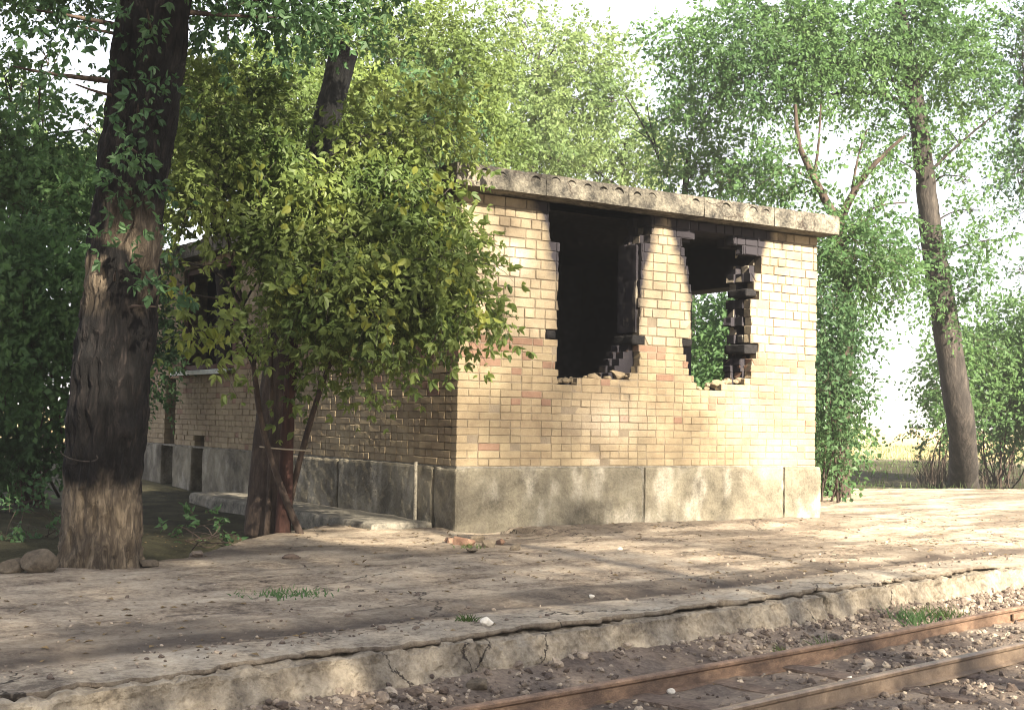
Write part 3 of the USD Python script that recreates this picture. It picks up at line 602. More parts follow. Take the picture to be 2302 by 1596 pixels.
def stuff_bricks(items, parent, name='bricks'):
    for mname, inn in sorted({(q[0], q[4] is None) for q in items}):
        sel = [q for q in items if q[0] == mname and (q[4] is None) == inn]
        v, f = join([(q[1], q[2]) for q in sel])
        tone = np.concatenate([np.full(len(q[1]), q[3]) for q in sel])
        so = np.concatenate([soot_at(q[1]) if q[4] is None else np.full(len(q[1]), q[4]) for q in sel])
        p = obj(name, (v, f), mname, parent, attrs={'tone': tone, 'soot': so, 'chalk': chalk_at(v) if sel[0][4] is None else np.zeros(len(v))})
        tag(p, kind='stuff')
rest = [(built[i][0], built[i][1], built[i][2], built[i][3], None) for i in range(len(built)) if i not in single]
# two inner leaves of brick behind the face, ragged round the holes
for leaf in (1, 2):
    h2, g2 = lay(W, 0.12, 0.25, rb, [win_a_in.buffer(0.02 * rb.normal()), win_b_in.buffer(0.02 * rb.normal())])
    y0 = 0.128 * leaf
    c2 = subdiv(extrude(core_poly(W, g2, HP - 0.004, HT - 0.004, 0.104), y0 + 0.001, y0 + (0.122 if leaf == 1 else 0.124)), 0.25)
    obj('inner_leaf', c2, 'mortar', house, attrs=attrs_for(c2[0], 0.3, 0.8, 0.0))
    near = unary_union([win_a_in, win_b_in]).boundary
    for (a, b, z0, z1, k, kind) in h2:
        if sbox(a, z0, b, z1).distance(near) < 0.12:
            v, f = brick_mesh(a, b, z0, z1, y0 + 0.004, y0 + 0.118, rb, kind)
            mm = 'brick_painted' if kind.startswith('buff') else ('brick_red' if rb.random() < 0.75 else 'brick_clay')
            rest.append((mm, v, f, np.clip(rb.normal(0.5, 0.2), 0, 1), rb.uniform(0.5, 0.95) if a < 2.6 else rb.uniform(0.3, 0.9)))
stuff_bricks(rest, front)
rub = []
for x0, x1, zb, n in ((1.25, 1.95, 1.515, 26), (3.12, 3.9, 1.50, 26), (2.0, 2.25, 1.62, 8)):
    for _ in range(n):
        sz_ = rb.gamma(2.0, 0.016) + 0.012; xx = rb.uniform(x0, x1)
        h_ = win_a.buffer(0.001) if x0 < 2.6 else win_b.buffer(0.001)
        col = h_.intersection(LineString([(xx, 1.3), (xx, 2.0)]))
        zz_ = (col.bounds[1] if not col.is_empty else zb) + sz_ * 0.2
        vv, ff = rock(sz_ * 1.6, int(rb.integers(1e6)), 0.7)
        m_ = trimesh.Trimesh(vv, ff).simplify_quadric_decimation(face_count=60) if False else trimesh.Trimesh(vv, ff)
        rub.append((vv + np.array([xx, rb.uniform(0.02, 0.34), zz_]), ff))
rv, rf_ = join(rub)
tag(obj('rubble', (rv, rf_), 'brick_clay', front, attrs={'tone': np.repeat(rb.uniform(0.1, 0.8, len(rub)), len(rub[0][0])), 'soot': np.full(len(rv), 0.38), 'chalk': np.zeros(len(rv))}), kind='stuff')

jm = rough_box((2.262, 0.05, 2.07), (2.296, 0.379, 3.04), 0.03, 0.010, 530, 9.0, 0.006, 0.30)
jv = np.array(jm.vertices)
jso = np.clip(0.62 + 1.9 * (fbm(jv * np.array([9, 14, 1.6]), 4, 93) - 0.38) + 0.9 * np.clip((jv[:, 2] - 2.55) / 0.5, 0, 1) + 0.5 * np.clip((0.14 - jv[:, 1]) / 0.1, 0, 1) * 0, 0, 1)
tag(obj('jamb_plaster', jm, 'brick_painted', front, attrs={'tone': np.full(len(jv), 0.4), 'soot': jso, 'chalk': np.zeros(len(jv))}), 'smoke streaked plaster on the jamb of the left hole')
for (x0, x1, z0, z1, dp_) in ((1.065, 1.20, 1.94, 2.035, 0.30), (2.20, 2.375, 1.935, 2.04, 0.36), (2.905, 3.06, 1.94, 2.04, 0.30), (3.84, 4.05, 1.91, 2.02, 0.36), (3.86, 4.04, 2.575, 2.665, 0.34)):
    mb_ = rough_box((x0, 0.012, z0), (x1, dp_, z1), 0.022, 0.012, int(x0 * 100), 14.0, 0.012, 0.2)
    obj('charred_stub', mb_, 'char', front, smooth=40)
# left side wall, in the shade of the maple
win_c = sbox(6.08, 1.74, 8.25, 3.26); slot = sbox(7.15, -0.1, 7.58, 0.80); tall_gap = sbox(8.45, -0.4, 8.95, 1.66)  # window, low slot and tall gap cut through the side wall
hl, gl = lay(D, 0.12, 0.25, rb, [win_c, tall_gap, slot])
def to_side(v):                                                   # (a along the wall, depth, z) to the wall x = 0
    return np.stack([v[:, 1], v[:, 0], v[:, 2]], 1)
pol = core_poly(D, gl, HP - 0.004, HT - 0.004)
cv, cf = extrude(pol, 0.012, TH)
cv = np.where(cv[:, :1] < 0.3, np.stack([cv[:, 0] + 0.385, cv[:, 1], cv[:, 2]], 1), cv) if False else cv
side_core = (to_side(cv), cf[:, ::-1])
sv = side_core[0].copy(); sv[:, 1] = np.maximum(sv[:, 1], 0.384)       # butts against the front wall's back
side = obj('side_wall', (sv, side_core[1]), 'mortar', house, attrs=attrs_for(sv, 0.4, 0.0, 0.0))
items = []
for (a, b, z0, z1, k, kind) in hl:
    if k % 2 == 0 and a < 0.01:
        a = 0.121                                                  # the front wall's stretcher end shows here
        if b - a < 0.05: continue
    if a < 0.119:
        a = 0.1215
        if b - a < 0.04: continue
    v, f = brick_mesh(a, b, z0, z1, rb.normal(0, 0.002), 0.10, rb)
    v = to_side(v); f = f[:, ::-1]
    items.append((kind_of(k, kind, a, rb) if kind.startswith('clay') else 'brick_clay' if rb.random() < 0.5 else 'brick_buff', v, f, np.clip(rb.normal(0.4, 0.2), 0, 1), 0.0))
stuff_bricks(items, side)
frame = obj('window_frame', join([cbox((0.05, 6.08, 1.74), (0.13, 6.16, 3.26)), cbox((0.05, 8.17, 1.74), (0.13, 8.25, 3.26)), cbox((0.05, 6.163, 3.18), (0.13, 8.167, 3.257)), cbox((0.05, 6.163, 1.743), (0.13, 8.167, 1.81))]), 'red_paint', house)
tag(frame, 'reddish brown wooden window frame')
obj('jamb_board', cbox((-0.03, 5.94, 1.80), (0.012, 6.075, 3.2)), 'red_paint', house)
sill = join([cbox((-0.13, 6.02, 1.70), (0.06, 8.36, 1.722)), cbox((-0.132, 6.02, 1.655), (-0.118, 8.36, 1.70))])
tag(obj('window_sill', sill, 'zinc', house), 'pale metal window sill')

# other walls, floor, partition: plastered and smoked inside
def wall_part(name, poly, y0, y1, side_axis, matn, soot):
    v, f = extrude(poly, y0, y1)
    if side_axis:
        v, f = to_side(v), f[:, ::-1]
    v, f = subdiv((v, f), 0.6)
    return obj(name, (v, f), matn, house, attrs={'tone': np.full(len(v), 0.4), 'soot': np.full(len(v), soot), 'chalk': np.zeros(len(v))})
rgt = sbox(0.384, HP - 0.3, D, HT - 0.004).difference(sbox(0.75, 1.44, 2.28, 2.82))
wall_part('right_wall', rgt, W - TH, W - 0.003, True, 'sooty_plaster', 0.6)
wall_part('rear_wall', sbox(TH + 0.003, HP - 0.3, W - TH - 0.003, HT - 0.004), D - TH, D - 0.003, False, 'sooty_plaster', 0.3)
wall_part('partition_wall', sbox(TH + 0.003, HP + 0.06, W - TH - 0.003, HT - 0.006), 4.28, 4.40, False, 'sooty_plaster', 0.35)
obj('floor', cbox((TH + 0.002, 0.386, HP - 0.1), (W - TH - 0.002, D - TH - 0.002, HP + 0.05)), 'char', house)
# right wall, outer skin of brick seen edge on
items = []
for (a, b, z0, z1, k, kind) in lay(3.2, 0.12, 0.25, rb, [sbox(0.75, 1.44, 2.28, 2.82)])[0]:
    a = max(a, 0.1215)
    if b - a > 0.04:
        v, f = brick_mesh(a, b, z0, z1, 0.0, 0.008, rb); v = to_side(v); v[:, 0] = W + 0.006 - v[:, 0] + rb.normal(0, 0.002)
        items.append((kind_of(k, kind, a, rb), v, f, 0.45, 0.0))
# foundation blocks
def plinth(name, lo, hi, seed, attr_tone, step=0.04):
    m = rough_box(lo, hi, step * 0.75, 0.011, seed, 11.0, 0.012, 0.22)
    v = np.array(m.vertices)
    low = np.clip((0.22 - v[:, 2]) / 0.25, 0, 1) * np.clip(fbm(v * np.array([4, 4, 1.5]), 3, 8) * 1.6 - 0.35, 0, 1) * 0.55
    return obj(name, m, 'plinth_concrete', house, smooth=False, attrs={'tone': np.full(len(v), attr_tone), 'soot': low, 'chalk': np.clip(fbm(v * np.array([7, 7, 2.5]) + 5, 4, 9) * 2.0 - 1.05, 0, 0.35)})
plinth('foundation_block', (-0.025, -0.035, -0.35), (2.335, 0.40, HP - 0.016), 501, 0.45)
plinth('foundation_block', (2.375, -0.030, -0.35), (4.44, 0.40, HP - 0.012), 502, 0.6)
plinth('foundation_block', (4.465, -0.034, -0.35), (5.06, 0.40, HP - 0.012), 503, 0.7)
plinth('foundation_block', (-0.03, 0.425, -0.35), (0.40, 2.62, HP - 0.014), 504, 0.4)
plinth('foundation_block', (-0.026, 2.66, -0.35), (0.40, 4.9, HP - 0.020), 505, 0.3)
plinth('foundation_block', (-0.03, 4.94, -0.35), (0.40, 7.13, HP - 0.014), 506, 0.4)
plinth('foundation_block', (-0.03, 7.60, -0.35), (0.40, 8.43, HP - 0.014), 507, 0.3)
plinth('foundation_block', (-0.03, 8.97, -0.35), (0.40, 10.5, HP - 0.014), 508, 0.3, 0.08)
obj('mortar_bed', join([cbox((0.002, 0.004, HP - 0.03), (W - 0.002, 0.37, HP - 0.002)), cbox((0.004, 0.376, HP - 0.03), (0.37, D, HP - 0.002)), cbox((2.325, 0.0, -0.3), (2.385, 0.36, HP - 0.031)), cbox((4.43, 0.0, -0.3), (4.475, 0.36, HP - 0.031))]), 'core_mortar', house)
pp = smooth_path([(-0.055, 0.72, -0.2), (-0.058, 0.72, 0.3), (-0.06, 0.725, HP + 0.02)], 10)
tag(obj('conduit', tube(pp, 0.020, 10), 'core_mortar', house, smooth=40), 'thin upright tan conduit on the side plinth')
# narrow broken apron along the side wall
m = rough_box((-0.75, 0.35, -0.2), (-0.04, 5.6, 0.055), 0.06, 0.02, 520, 3.0, 0.03, 0.2)
tag(obj('apron', m, 'core_mortar', house, smooth=30), 'narrow broken concrete apron along the side wall')

# roof: hollow core slabs side by side, their plugged round cores showing along the front edge
ZB, ZT, OVF, OVL, OVR = HT + 0.006, HT + 0.228, 0.26, 0.22, 0.10
slab_edges = np.linspace(-OVL, W + OVR, 6)
for k in range(5):
    x0, x1 = slab_edges[k] + 0.0015, slab_edges[k + 1] - 0.0015
    m = rough_box((x0, -OVF, ZB), (x1, D + 0.2, ZT), 0.036, 0.007, 540 + k, 12.0, 0.006, 0.10)
    v = np.array(m.vertices)
    rg = np.random.default_rng(560 + k)
    for xc in np.arange(x0 + 0.11, x1 - 0.08, 0.205):
        if rg.random() < (0.25, 0.35, 0.6, 0.85, 1.0)[k]:
            continue
        r = rg.uniform(0.052, 0.070); zc = ZT - rg.uniform(0.080, 0.10); th = np.linspace(rg.uniform(0.0, 0.5), np.pi - rg.uniform(0.0, 0.5), 14)
        wd = rg.uniform(0.012, 0.026) * np.sin((th - th[0]) / (th[-1] - th[0]) * np.pi) ** 0.6 + 0.002
        ring = np.concatenate([np.stack([xc + r * np.cos(th), zc + r * np.sin(th)], 1), np.stack([xc + (r - wd) * np.cos(th), zc + (r - wd) * np.sin(th)], 1)[::-1]])
        cv_, cf_ = extrude(Polygon(ring).buffer(0), -OVF - 0.05, -OVF + rg.uniform(0.02, 0.05))
        try:
            cut = trimesh.Trimesh(cv_, cf_); cut.fix_normals()
            m = trimesh.boolean.difference([m, cut], engine='manifold')
        except Exception as e:
            print('core skipped', e)
    obj('roof_slab', m, 'roof_concrete', house, smooth=22)
ce = obj('ceiling', cbox((TH + 0.002, TH + 0.004, HT - 0.02), (W - TH - 0.002, D - TH - 0.002, HT + 0.003)), 'char', house)
tag(ce, 'sooty black ceiling')

# ------------------------------------------------------------------ the air
usdkit.material(stage, '/World/Looks/haze', {'v': ('principled_volume', {'color': (0.96, 0.96, 0.96), 'density': 0.0007, 'anisotropy': 0.0})}, [], volume='v.volume')
hz = trimesh.creation.box((5000, 5000, 24.0)); hz.apply_translation((0, 0, 4.0))
tag(obj('haze', hz, 'haze'), 'thin pale summer haze among the trees', 'haze', None, 'stuff')

# ------------------------------------------------------------------ foliage
def leaf_geo(P, A, L, rng, wide=0.36, six=False, up=0.6):
    """Leaves at P pointing along A, of length L: folded blades, two or four triangles each."""
    n = len(P)
    nr = rng.normal(size=(n, 3)); nr /= np.linalg.norm(nr, axis=1, keepdims=True)
    nn = nr + np.array([0, 0, up * 1.6]); nn -= (nn * A).sum(1, keepdims=True) * A
    nn /= np.linalg.norm(nn, axis=1, keepdims=True) + 1e-9
    sd = np.cross(A, nn); L = L[:, None]; w = L * wide * rng.uniform(0.8, 1.2, (n, 1))
    dr = nn * L * 0.10
    if six:
        tip = P + A * L - nn * L * 0.12
        v = np.stack([P, P + A * L * .28 + sd * w * .82 + dr, P + A * L * .62 + sd * w * .78 + dr * .6, tip, P + A * L * .62 - sd * w * .78 + dr * .6, P + A * L * .28 - sd * w * .82 + dr, ], 1)
        f = np.array([[0, 1, 2], [0, 2, 3], [0, 3, 4], [0, 4, 5]])
    else:
        v = np.stack([P, P + A * L * .45 + sd * w + dr, P + A * L - nn * L * .08, P + A * L * .45 - sd * w + dr], 1)
        f = np.array([[0, 1, 2], [0, 2, 3]])
    k = v.shape[1]
    return v.reshape(-1, 3), (f[None] + (np.arange(n) * k)[:, None, None]).reshape(-1, 3)
def unit(a):
    return a / (np.linalg.norm(a, axis=-1, keepdims=True) + 1e-12)
def foliage(blobs, L, cover, rng, twig=0.5, per=9, six=False, droop=0.35, compound=0, shell=0.45, wide=0.32, up=0.18, lumpy=1.0):
    """Twigs spread through the blobs (centre, radii), each with leaves along it. Returns leaf mesh, and the twigs' (base, end) for their wood."""
    Ps, As, Ls, tw = [], [], [], []
    for c, r, k in blobs:
        area = np.pi * r[0] * r[2]
        n = max(3, int(cover * k * area / (0.30 * L * L * (wide / 0.36)) / per / max(1, compound * 0.8)))
        d = unit(rng.normal(size=(n, 3)))
        rad = rng.random(n) ** (1 / 3); rad = np.where(rng.random(n) < shell, rad * 0.25 + 0.75, rad)
        lump = 1.02 + 0.75 * lumpy * (fbm(d * 1.8 + c, 3, 17) - 0.5)
        base = c + d * (rad * lump)[:, None] * r
        out = unit(d * 0.8 + rng.normal(size=(n, 3)) * 0.55 + np.array([0, 0, 0.12]))
        tl = twig * rng.uniform(0.6, 1.3, n)
        u = (np.arange(per) + 0.7) / per
        q = base[:, None] + out[:, None] * (tl[:, None] * u)[..., None] + np.array([0, 0, -1.0]) * (droop * tl[:, None] * u ** 2)[..., None]
        tan = unit(out[:, None] + np.array([0, 0, -1.0]) * (2 * droop * u)[None, :, None])
        sd = unit(np.cross(tan, rng.normal(size=(n, 1, 3))))
        alt = np.where(np.arange(per) % 2 == 0, 1.0, -1.0)[None, :, None]
        ax = unit(tan * 0.55 + sd * alt * 0.8 + rng.normal(size=(n, per, 3)) * 0.28 + np.array([0, 0, -0.28]))
        tw += list(zip(base, q[:, per // 2], q[:, -1]))
        q, ax = q.reshape(-1, 3), ax.reshape(-1, 3)
        ll = L * rng.uniform(0.45, 1.35, len(q))
        if compound:                                                # leaflets in a spray on one stalk
            sp = unit(np.cross(ax, rng.normal(size=ax.shape)))
            q0, l0 = q, ll
            qs, axs = [q0 + ax * l0[:, None] * 0.9], [ax]
            for i in range(1, compound):
                sg = 1 if i % 2 else -1
                qs.append(q0 + ax * (l0 * (0.85 - 0.42 * ((i + 1) // 2 - 1)))[:, None]); axs.append(unit(ax * 0.55 + sp * sg * 0.8))
            q, ax, ll = np.concatenate(qs), np.concatenate(axs), np.concatenate([l0 * (1.0 if i == 0 else 0.85) for i in range(compound)])
            ax = unit(ax + rng.normal(size=ax.shape) * 0.15 + np.array([0, 0, -0.2]))
        Ps.append(q); As.append(ax); Ls.append(ll)
    P, A, LL = np.concatenate(Ps), np.concatenate(As), np.concatenate(Ls)
    return leaf_geo(P, A, LL, rng, wide, six, up), tw
def blob(x, y, rx, ry, depth, k=1.0, rd=None):                     # a clump seen at (x, y) in the print with radii in print units, at a depth in metres
    s = depth / F_PX
    ex = RIGHT / np.linalg.norm(RIGHT)
    return (at(x, y, depth), np.array([rx * s, (rd if rd is not None else min(rx, ry)) * s, ry * s]), k)
def wood(paths, sides=5):
    return join([tube(smooth_path(p, 7)[:, :3], np.linspace(r0, r1, 7), sides, False) for p, r0, r1 in paths])
def tree(name, label, trunk, radii, blobs, L, cover, leafm, barkm, seed, cat='tree', group=None, limbs=True, twigs=500, n_ring=40, sides=18, extra_limbs=(), ridge=0.012, **kw):
    rng = np.random.default_rng(seed)
    trunk = np.asarray(trunk, float)
    base = trunk[0].copy()
    t, off = thing(name, label, cat, base, group)
    tp = smooth_path(np.hstack([trunk, np.asarray(radii, float)[:, None]]), n_ring)
    flare = 1 + 0.45 * np.exp(-np.linalg.norm(tp[:, :3] - tp[0, :3], axis=1) / (2.0 * radii[0]))
    obj('trunk', tube(tp[:, :3], tp[:, 3] * flare, sides, True, tp[:, 3].mean() * 0.16, seed, ridge * radii[0] / 0.2), barkm, t, smooth=True, off=off)
    (lv, lf), tw = foliage(blobs, L, cover, rng, **kw)
    br = []
    if limbs:
        cand = tp[: n_ring - 1]
        for p, q0, q1 in extra_limbs:
            sp = smooth_path(p, 10)[3:]; cand = np.vstack([cand, np.hstack([sp, np.linspace(q0, q1, len(sp))[:, None]])])
        for c, r, k in blobs:
            d = np.linalg.norm(cand[:, :3] - c, axis=1) + np.abs(np.minimum(c[2] - cand[:, 2] - 0.35 * np.linalg.norm(cand[:, :2] - c[:2], axis=1), 0)) * 1.5
            i = int(np.argmin(d)); a = cand[i, :3]; ln = np.linalg.norm(c - a)
            r0 = min(cand[i, 3] * 0.5, 0.010 + 0.012 * ln)
            mid = (a + c) / 2 + rng.normal(0, 0.08, 3) * ln + np.array([0, 0, 0.08 * ln])
            br.append(([a, mid, c], r0, r0 * 0.35))
            for _ in range(5):
                e = c + unit(rng.normal(size=3)) * r * 0.75
                br.append(([c + (a - c) * rng.uniform(0, 0.4), (c + e) / 2 + rng.normal(0, 0.05, 3) * ln, e], r0 * 0.4, r0 * 0.12))
    for e in extra_limbs:
        br.append(e)
    if twigs and len(tw):
        for i in rng.choice(len(tw), min(twigs, len(tw)), replace=False):
            br.append(([tw[i][0], tw[i][1], tw[i][2]], L * 0.045, L * 0.02))
    if br:
        paths = []
        big = [b for b in br if b[1] > L * 0.06]; small = [b for b in br if b[1] <= L * 0.06]
        parts = [wood(big, 6)] if big else []
        if small:
            parts += [tube(np.array(p), np.linspace(r0, r1, len(p)), 3, False) for p, r0, r1 in small]
        obj('branches', join(parts), barkm, t, smooth=True, off=off)
    obj('crown', (lv, lf), leafm, t, off=off)
    return t, off
def shrub(name, label, base, blobs, L, cover, leafm, barkm, seed, stems=6, group=None, cat='shrub', stem_r=0.02, twigs=200, **kw):
    rng = np.random.default_rng(seed)
    base = np.asarray(base, float)
    t, off = thing(name, label, cat, base, group)
    (lv, lf), tw = foliage(blobs, L, cover, rng, **kw)
    st_ = []
    for i in range(stems):
        c = blobs[i % len(blobs)][0]
        b0 = base + np.array([rng.normal(0, 0.15), rng.normal(0, 0.15), 0])
        st_.append(([b0, (b0 + c) / 2 + rng.normal(0, 0.12, 3), c], stem_r, stem_r * 0.35))
    parts = [wood(st_, 6)]
    for i in rng.choice(len(tw), min(twigs, len(tw)), replace=False):
        parts.append(tube(np.array(tw[i]), np.array([L * .045, L * .035, L * .02]), 3, False))
    obj('stems', join(parts), barkm, t, smooth=True, off=off)
    obj('crown', (lv, lf), leafm, t, off=off)
    return t, off

# the big leaning tree at the left
TL = 9.55
pts = [(222, 1262, 80), (230, 1120, 72), (240, 980, 73), (252, 850, 74), (270, 680, 70), (284, 520, 66), (300, 380, 66), (318, 230, 66), (338, 90, 66), (352, -20, 64), (372, -200, 60), (398, -420, 54), (420, -700, 44), (430, -1000, 26)]
trunk_w = np.array([at(x, y, TL) for x, y, w in pts]); trunk_r = np.array([w * TL / F_PX for x, y, w in pts])
trunk_w[0, 2] = -0.12
t1, off1 = thing('leaning_tree', 'thick dark leaning tree trunk with a bare tan foot and leafy shoots, left foreground', 'tree', trunk_w[0])
tp = smooth_path(np.hstack([trunk_w, trunk_r[:, None]]), 260)
tv, tf = tube(tp[:, :3], tp[:, 3], 110, True, 0.034, 31, 0.050)
_ax = np.stack([np.interp(tv[:, 2], tp[:, 2], tp[:, k]) for k in (0, 1)], 1); _rd = tv[:, :2] - _ax; _an = np.arctan2(_rd[:, 1], _rd[:, 0])
_rt = np.clip(0.5 + 0.5 * np.sin(_an * 4 + 0.6) + 0.4 * np.sin(_an * 7 + 2), 0.0, 2) * np.exp(-(tv[:, 2] + 0.08) / 0.13) * 0.30
tv[:, :2] = _ax + _rd * (1 + _rt)[:, None]
for kz, ka in ((1.15, 3.9), (2.15, 4.6), (2.9, 3.6), (0.95, 4.9)):              # knots
    g_ = np.exp(-((tv[:, 2] - kz) / 0.09) ** 2 - (np.angle(np.exp(1j * (_an - ka))) / 0.35) ** 2)
    tv[:, :2] += _rd * (0.16 * g_)[:, None]
def submesh(v, f):
    u, i = np.unique(f, return_inverse=True)
    return v[u], i.reshape(-1, 3)
zz = tv[:, 2]
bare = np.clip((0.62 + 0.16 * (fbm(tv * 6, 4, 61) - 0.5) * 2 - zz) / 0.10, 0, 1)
patch = np.clip((zz - 1.75) / 0.25, 0, 1) * np.clip((2.65 - zz) / 0.25, 0, 1) * np.clip((fbm(tv * np.array([4.5, 4.5, 3]), 4, 64) - 0.44) / 0.06, 0, 1)  # pale patch that paints a patch of sunlight onto the mid trunk
obj('trunk', (tv, tf), 'bark_bared_sun_patch', t1, smooth=True, off=off1, attrs={'bare': np.maximum(bare, patch)})  # bare carries both the stripped foot and the painted sun patch
rng = np.random.default_rng(51)
b1 = [blob(60, 20, 110, 50, 9.3, .55), blob(30, 150, 60, 50, 9.6, .3), blob(170, 60, 90, 70, 9.4, .35), blob(480, 0, 90, 50, 9.6, .9), blob(600, -5, 100, 55, 9.8, 1), blob(680, -20, 80, 45, 10, .9), blob(620, 40, 50, 30, 9.7, .5),
      blob(170, 190, 70, 60, 9.2, .22), blob(310, 235, 45, 30, 9.15, .8), blob(330, 20, 60, 26, 9.0, .9), blob(285, 330, 30, 30, 9.1, .35), blob(290, 415, 60, 38, 9.1, .9), blob(300, 500, 38, 30, 9.12, .5), blob(260, 610, 30, 40, 9.15, .25), blob(350, 690, 30, 30, 9.2, .6)]
for (x, y, z, r) in ((-4.6, -1.9, 5.3, 1.1), (-3.2, -1.4, 5.6, 1.3), (-2.2, -0.9, 5.1, 1.0), (-4.0, -2.4, 6.6, 1.4), (-2.9, -1.0, 7.0, 1.4), (-5.4, -0.8, 5.8, 1.1)):
    b1.append((np.array([x, y, z]), np.array([r, r, r * 0.8]), 0.6))
for (x, y, z, r) in ((-2.6, 2.2, 6.9, 1.5), (-3.2, 4.8, 7.2, 1.6), (-4.8, 1.4, 6.9, 1.5), (-1.6, 0.2, 7.0, 1.3), (-5.6, 3.4, 7.2, 1.6), (-1.6, 4.2, 7.4, 1.4), (-3.6, 7.0, 7.8, 1.6)):  # unseen boughs overhead, added to cut the sky light on the side wall
    b1.append((np.array([x, y, z]), np.array([r, r, r * 0.7]), 1.3))
(lv, lf), tw = foliage(b1, 0.070, 3.6, rng, twig=0.32, per=8, six=True, compound=3, wide=0.29)
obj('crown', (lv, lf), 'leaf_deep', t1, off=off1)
br = []
for c, r, k in b1:
    i = int(np.argmin(np.linalg.norm(tp[:, :3] - c, axis=1) + np.maximum(tp[:, 2] - c[2], 0) * 0.6)); a = tp[i, :3]; ln = np.linalg.norm(c - a)
    br.append(([a, (a + c) / 2 + rng.normal(0, .06, 3) * ln, c], 0.010 + 0.02 * ln, 0.006))
for i in rng.choice(len(tw), min(700, len(tw)), replace=False):
    br.append((list(tw[i]), 0.004, 0.0015))
obj('branches', join([tube(smooth_path(p, 6), np.linspace(a, b, 6), 5, False) for p, a, b in br]), 'bark_dark', t1, smooth=True, off=off1)
c0 = at(178, 1022, 9.25)
wire = [c0 + RIGHT * 0.13 * math.cos(a) + UP * (0.045 * math.sin(a) - 0.02 * math.cos(a)) - _fw * 0.02 * math.sin(a) for a in np.linspace(math.pi * 0.95, math.pi * 2.1, 14)]
tag(obj('bent_twig', tube(np.array(wire), 0.005, 6), 'bark_grey', t1, smooth=True, off=off1), 'thin bent twig sticking out of the trunk')

# the snapped dead trunk behind the maple
dp = np.array([at(590, 1195, 12.75), at(605, 1000, 12.85), at(632, 780, 13.0), at(668, 560, 13.15), at(715, 350, 13.3), at(752, 200, 13.4), at(775, 112, 13.45)])
dp[0, 2] = -0.1
t2, off2 = thing('dead_trunk', 'grey snapped off dead tree trunk with a blackened tip rising above the maple leaves', 'tree', dp[0])
dr = np.array([38, 33, 32, 32, 31, 30, 29]) * 13.1 / F_PX
q = smooth_path(np.hstack([dp, dr[:, None]]), 110)
dv, df = tube(q[:, :3], q[:, 3], 36, True, 0.022, 71, 0.012)
tipz = dv[:, 2] > dp[-1, 2] - 0.02
dv[tipz, 2] += (fbm(dv[tipz] * 14, 3, 72) - 0.5) * 0.16
fcz = dv[df].mean(1)[:, 2] + 0.30 * (fbm(dv[df].mean(1) * 6, 3, 73) - 0.5)
lower = fcz < 2.35; tip = fcz > dp[-1, 2] - 0.14
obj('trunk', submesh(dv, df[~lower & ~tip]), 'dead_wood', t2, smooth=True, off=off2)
tag(obj('lower_trunk', submesh(dv, df[lower]), 'bark_dark', t2, smooth=True, off=off2), 'dark lower trunk still in bark')
tag(obj('charred_tip', submesh(dv, df[tip]), 'char', t2, smooth=True, off=off2), 'blackened broken tip')

# the young maple in front of the side wall
rng = np.random.default_rng(61)
mb = [blob(430, 330, 95, 110, 11.6), blob(520, 230, 110, 80, 12.4), blob(575, 270, 75, 90, 12.6), blob(530, 400, 110, 90, 11.8), blob(620, 420, 85, 100, 11.9), blob(680, 470, 80, 60, 11.9), blob(790, 450, 80, 80, 12.2, .9), blob(880, 290, 90, 90, 12.6, .8), blob(970, 290, 70, 80, 12.8, .7),
      blob(760, 510, 140, 100, 11.6), blob(880, 470, 100, 80, 11.8), blob(950, 560, 90, 70, 11.4), blob(880, 600, 130, 80, 11.2), blob(1000, 620, 70, 80, 11.1), blob(1060, 690, 55, 32, 10.9, .8), blob(990, 690, 60, 40, 11.0, .7), blob(740, 620, 110, 75, 11.2, .8),
      blob(850, 690, 90, 50, 11.0, .8), blob(640, 730, 80, 50, 11.8, .6), blob(800, 560, 140, 60, 12.3), blob(920, 640, 80, 60, 11.8), blob(650, 590, 60, 70, 11.4, .7), blob(690, 680, 60, 40, 11.3, .45), blob(430, 440, 60, 40, 11.0, .8), blob(378, 590, 16, 40, 10.7, .5), blob(392, 670, 14, 24, 10.6, .6), blob(455, 745, 48, 30, 10.5, .8),
      blob(390, 400, 45, 60, 10.9, .8), blob(960, 450, 60, 30, 11.6, .7), blob(860, 735, 50, 32, 10.9, .8), blob(790, 760, 90, 50, 12.2, .9), blob(700, 780, 60, 45, 12.4, .5), blob(840, 640, 120, 80, 12.0), blob(830, 380, 80, 80, 12.3), blob(1010, 560, 60, 60, 11.3, .7), blob(1090, 670, 35, 30, 10.9, .5), blob(740, 560, 120, 110, 12.4)]
mbase = on_ground(635, 1192); mbase[2] = -0.05
t3, off3 = thing('ash_leaved_maple', 'bushy yellow green young maple growing against the shaded side wall', 'tree', mbase)
(lv, lf), tw = foliage(mb, 0.082, 7.0, rng, up=0.10, lumpy=1.6, twig=0.38, per=7, six=True, compound=3, droop=0.65, wide=0.28)
obj('crown', (lv, lf), 'leaf_maple', t3, off=off3)
stems = [([mbase, at(645, 1000, 12.5), at(655, 820, 12.4), at(670, 600, 12.2), at(700, 400, 12.3)], 0.075, 0.02)]
stv, stf = join([tube(smooth_path(p, 60)[:, :3], np.linspace(a, b, 60), 14, True, 0.008, 5, 0.006) for p, a, b in stems])
tag(obj('stem', (stv, stf), 'bark_red', t3, smooth=True, off=off3), 'reddish brown main stem')
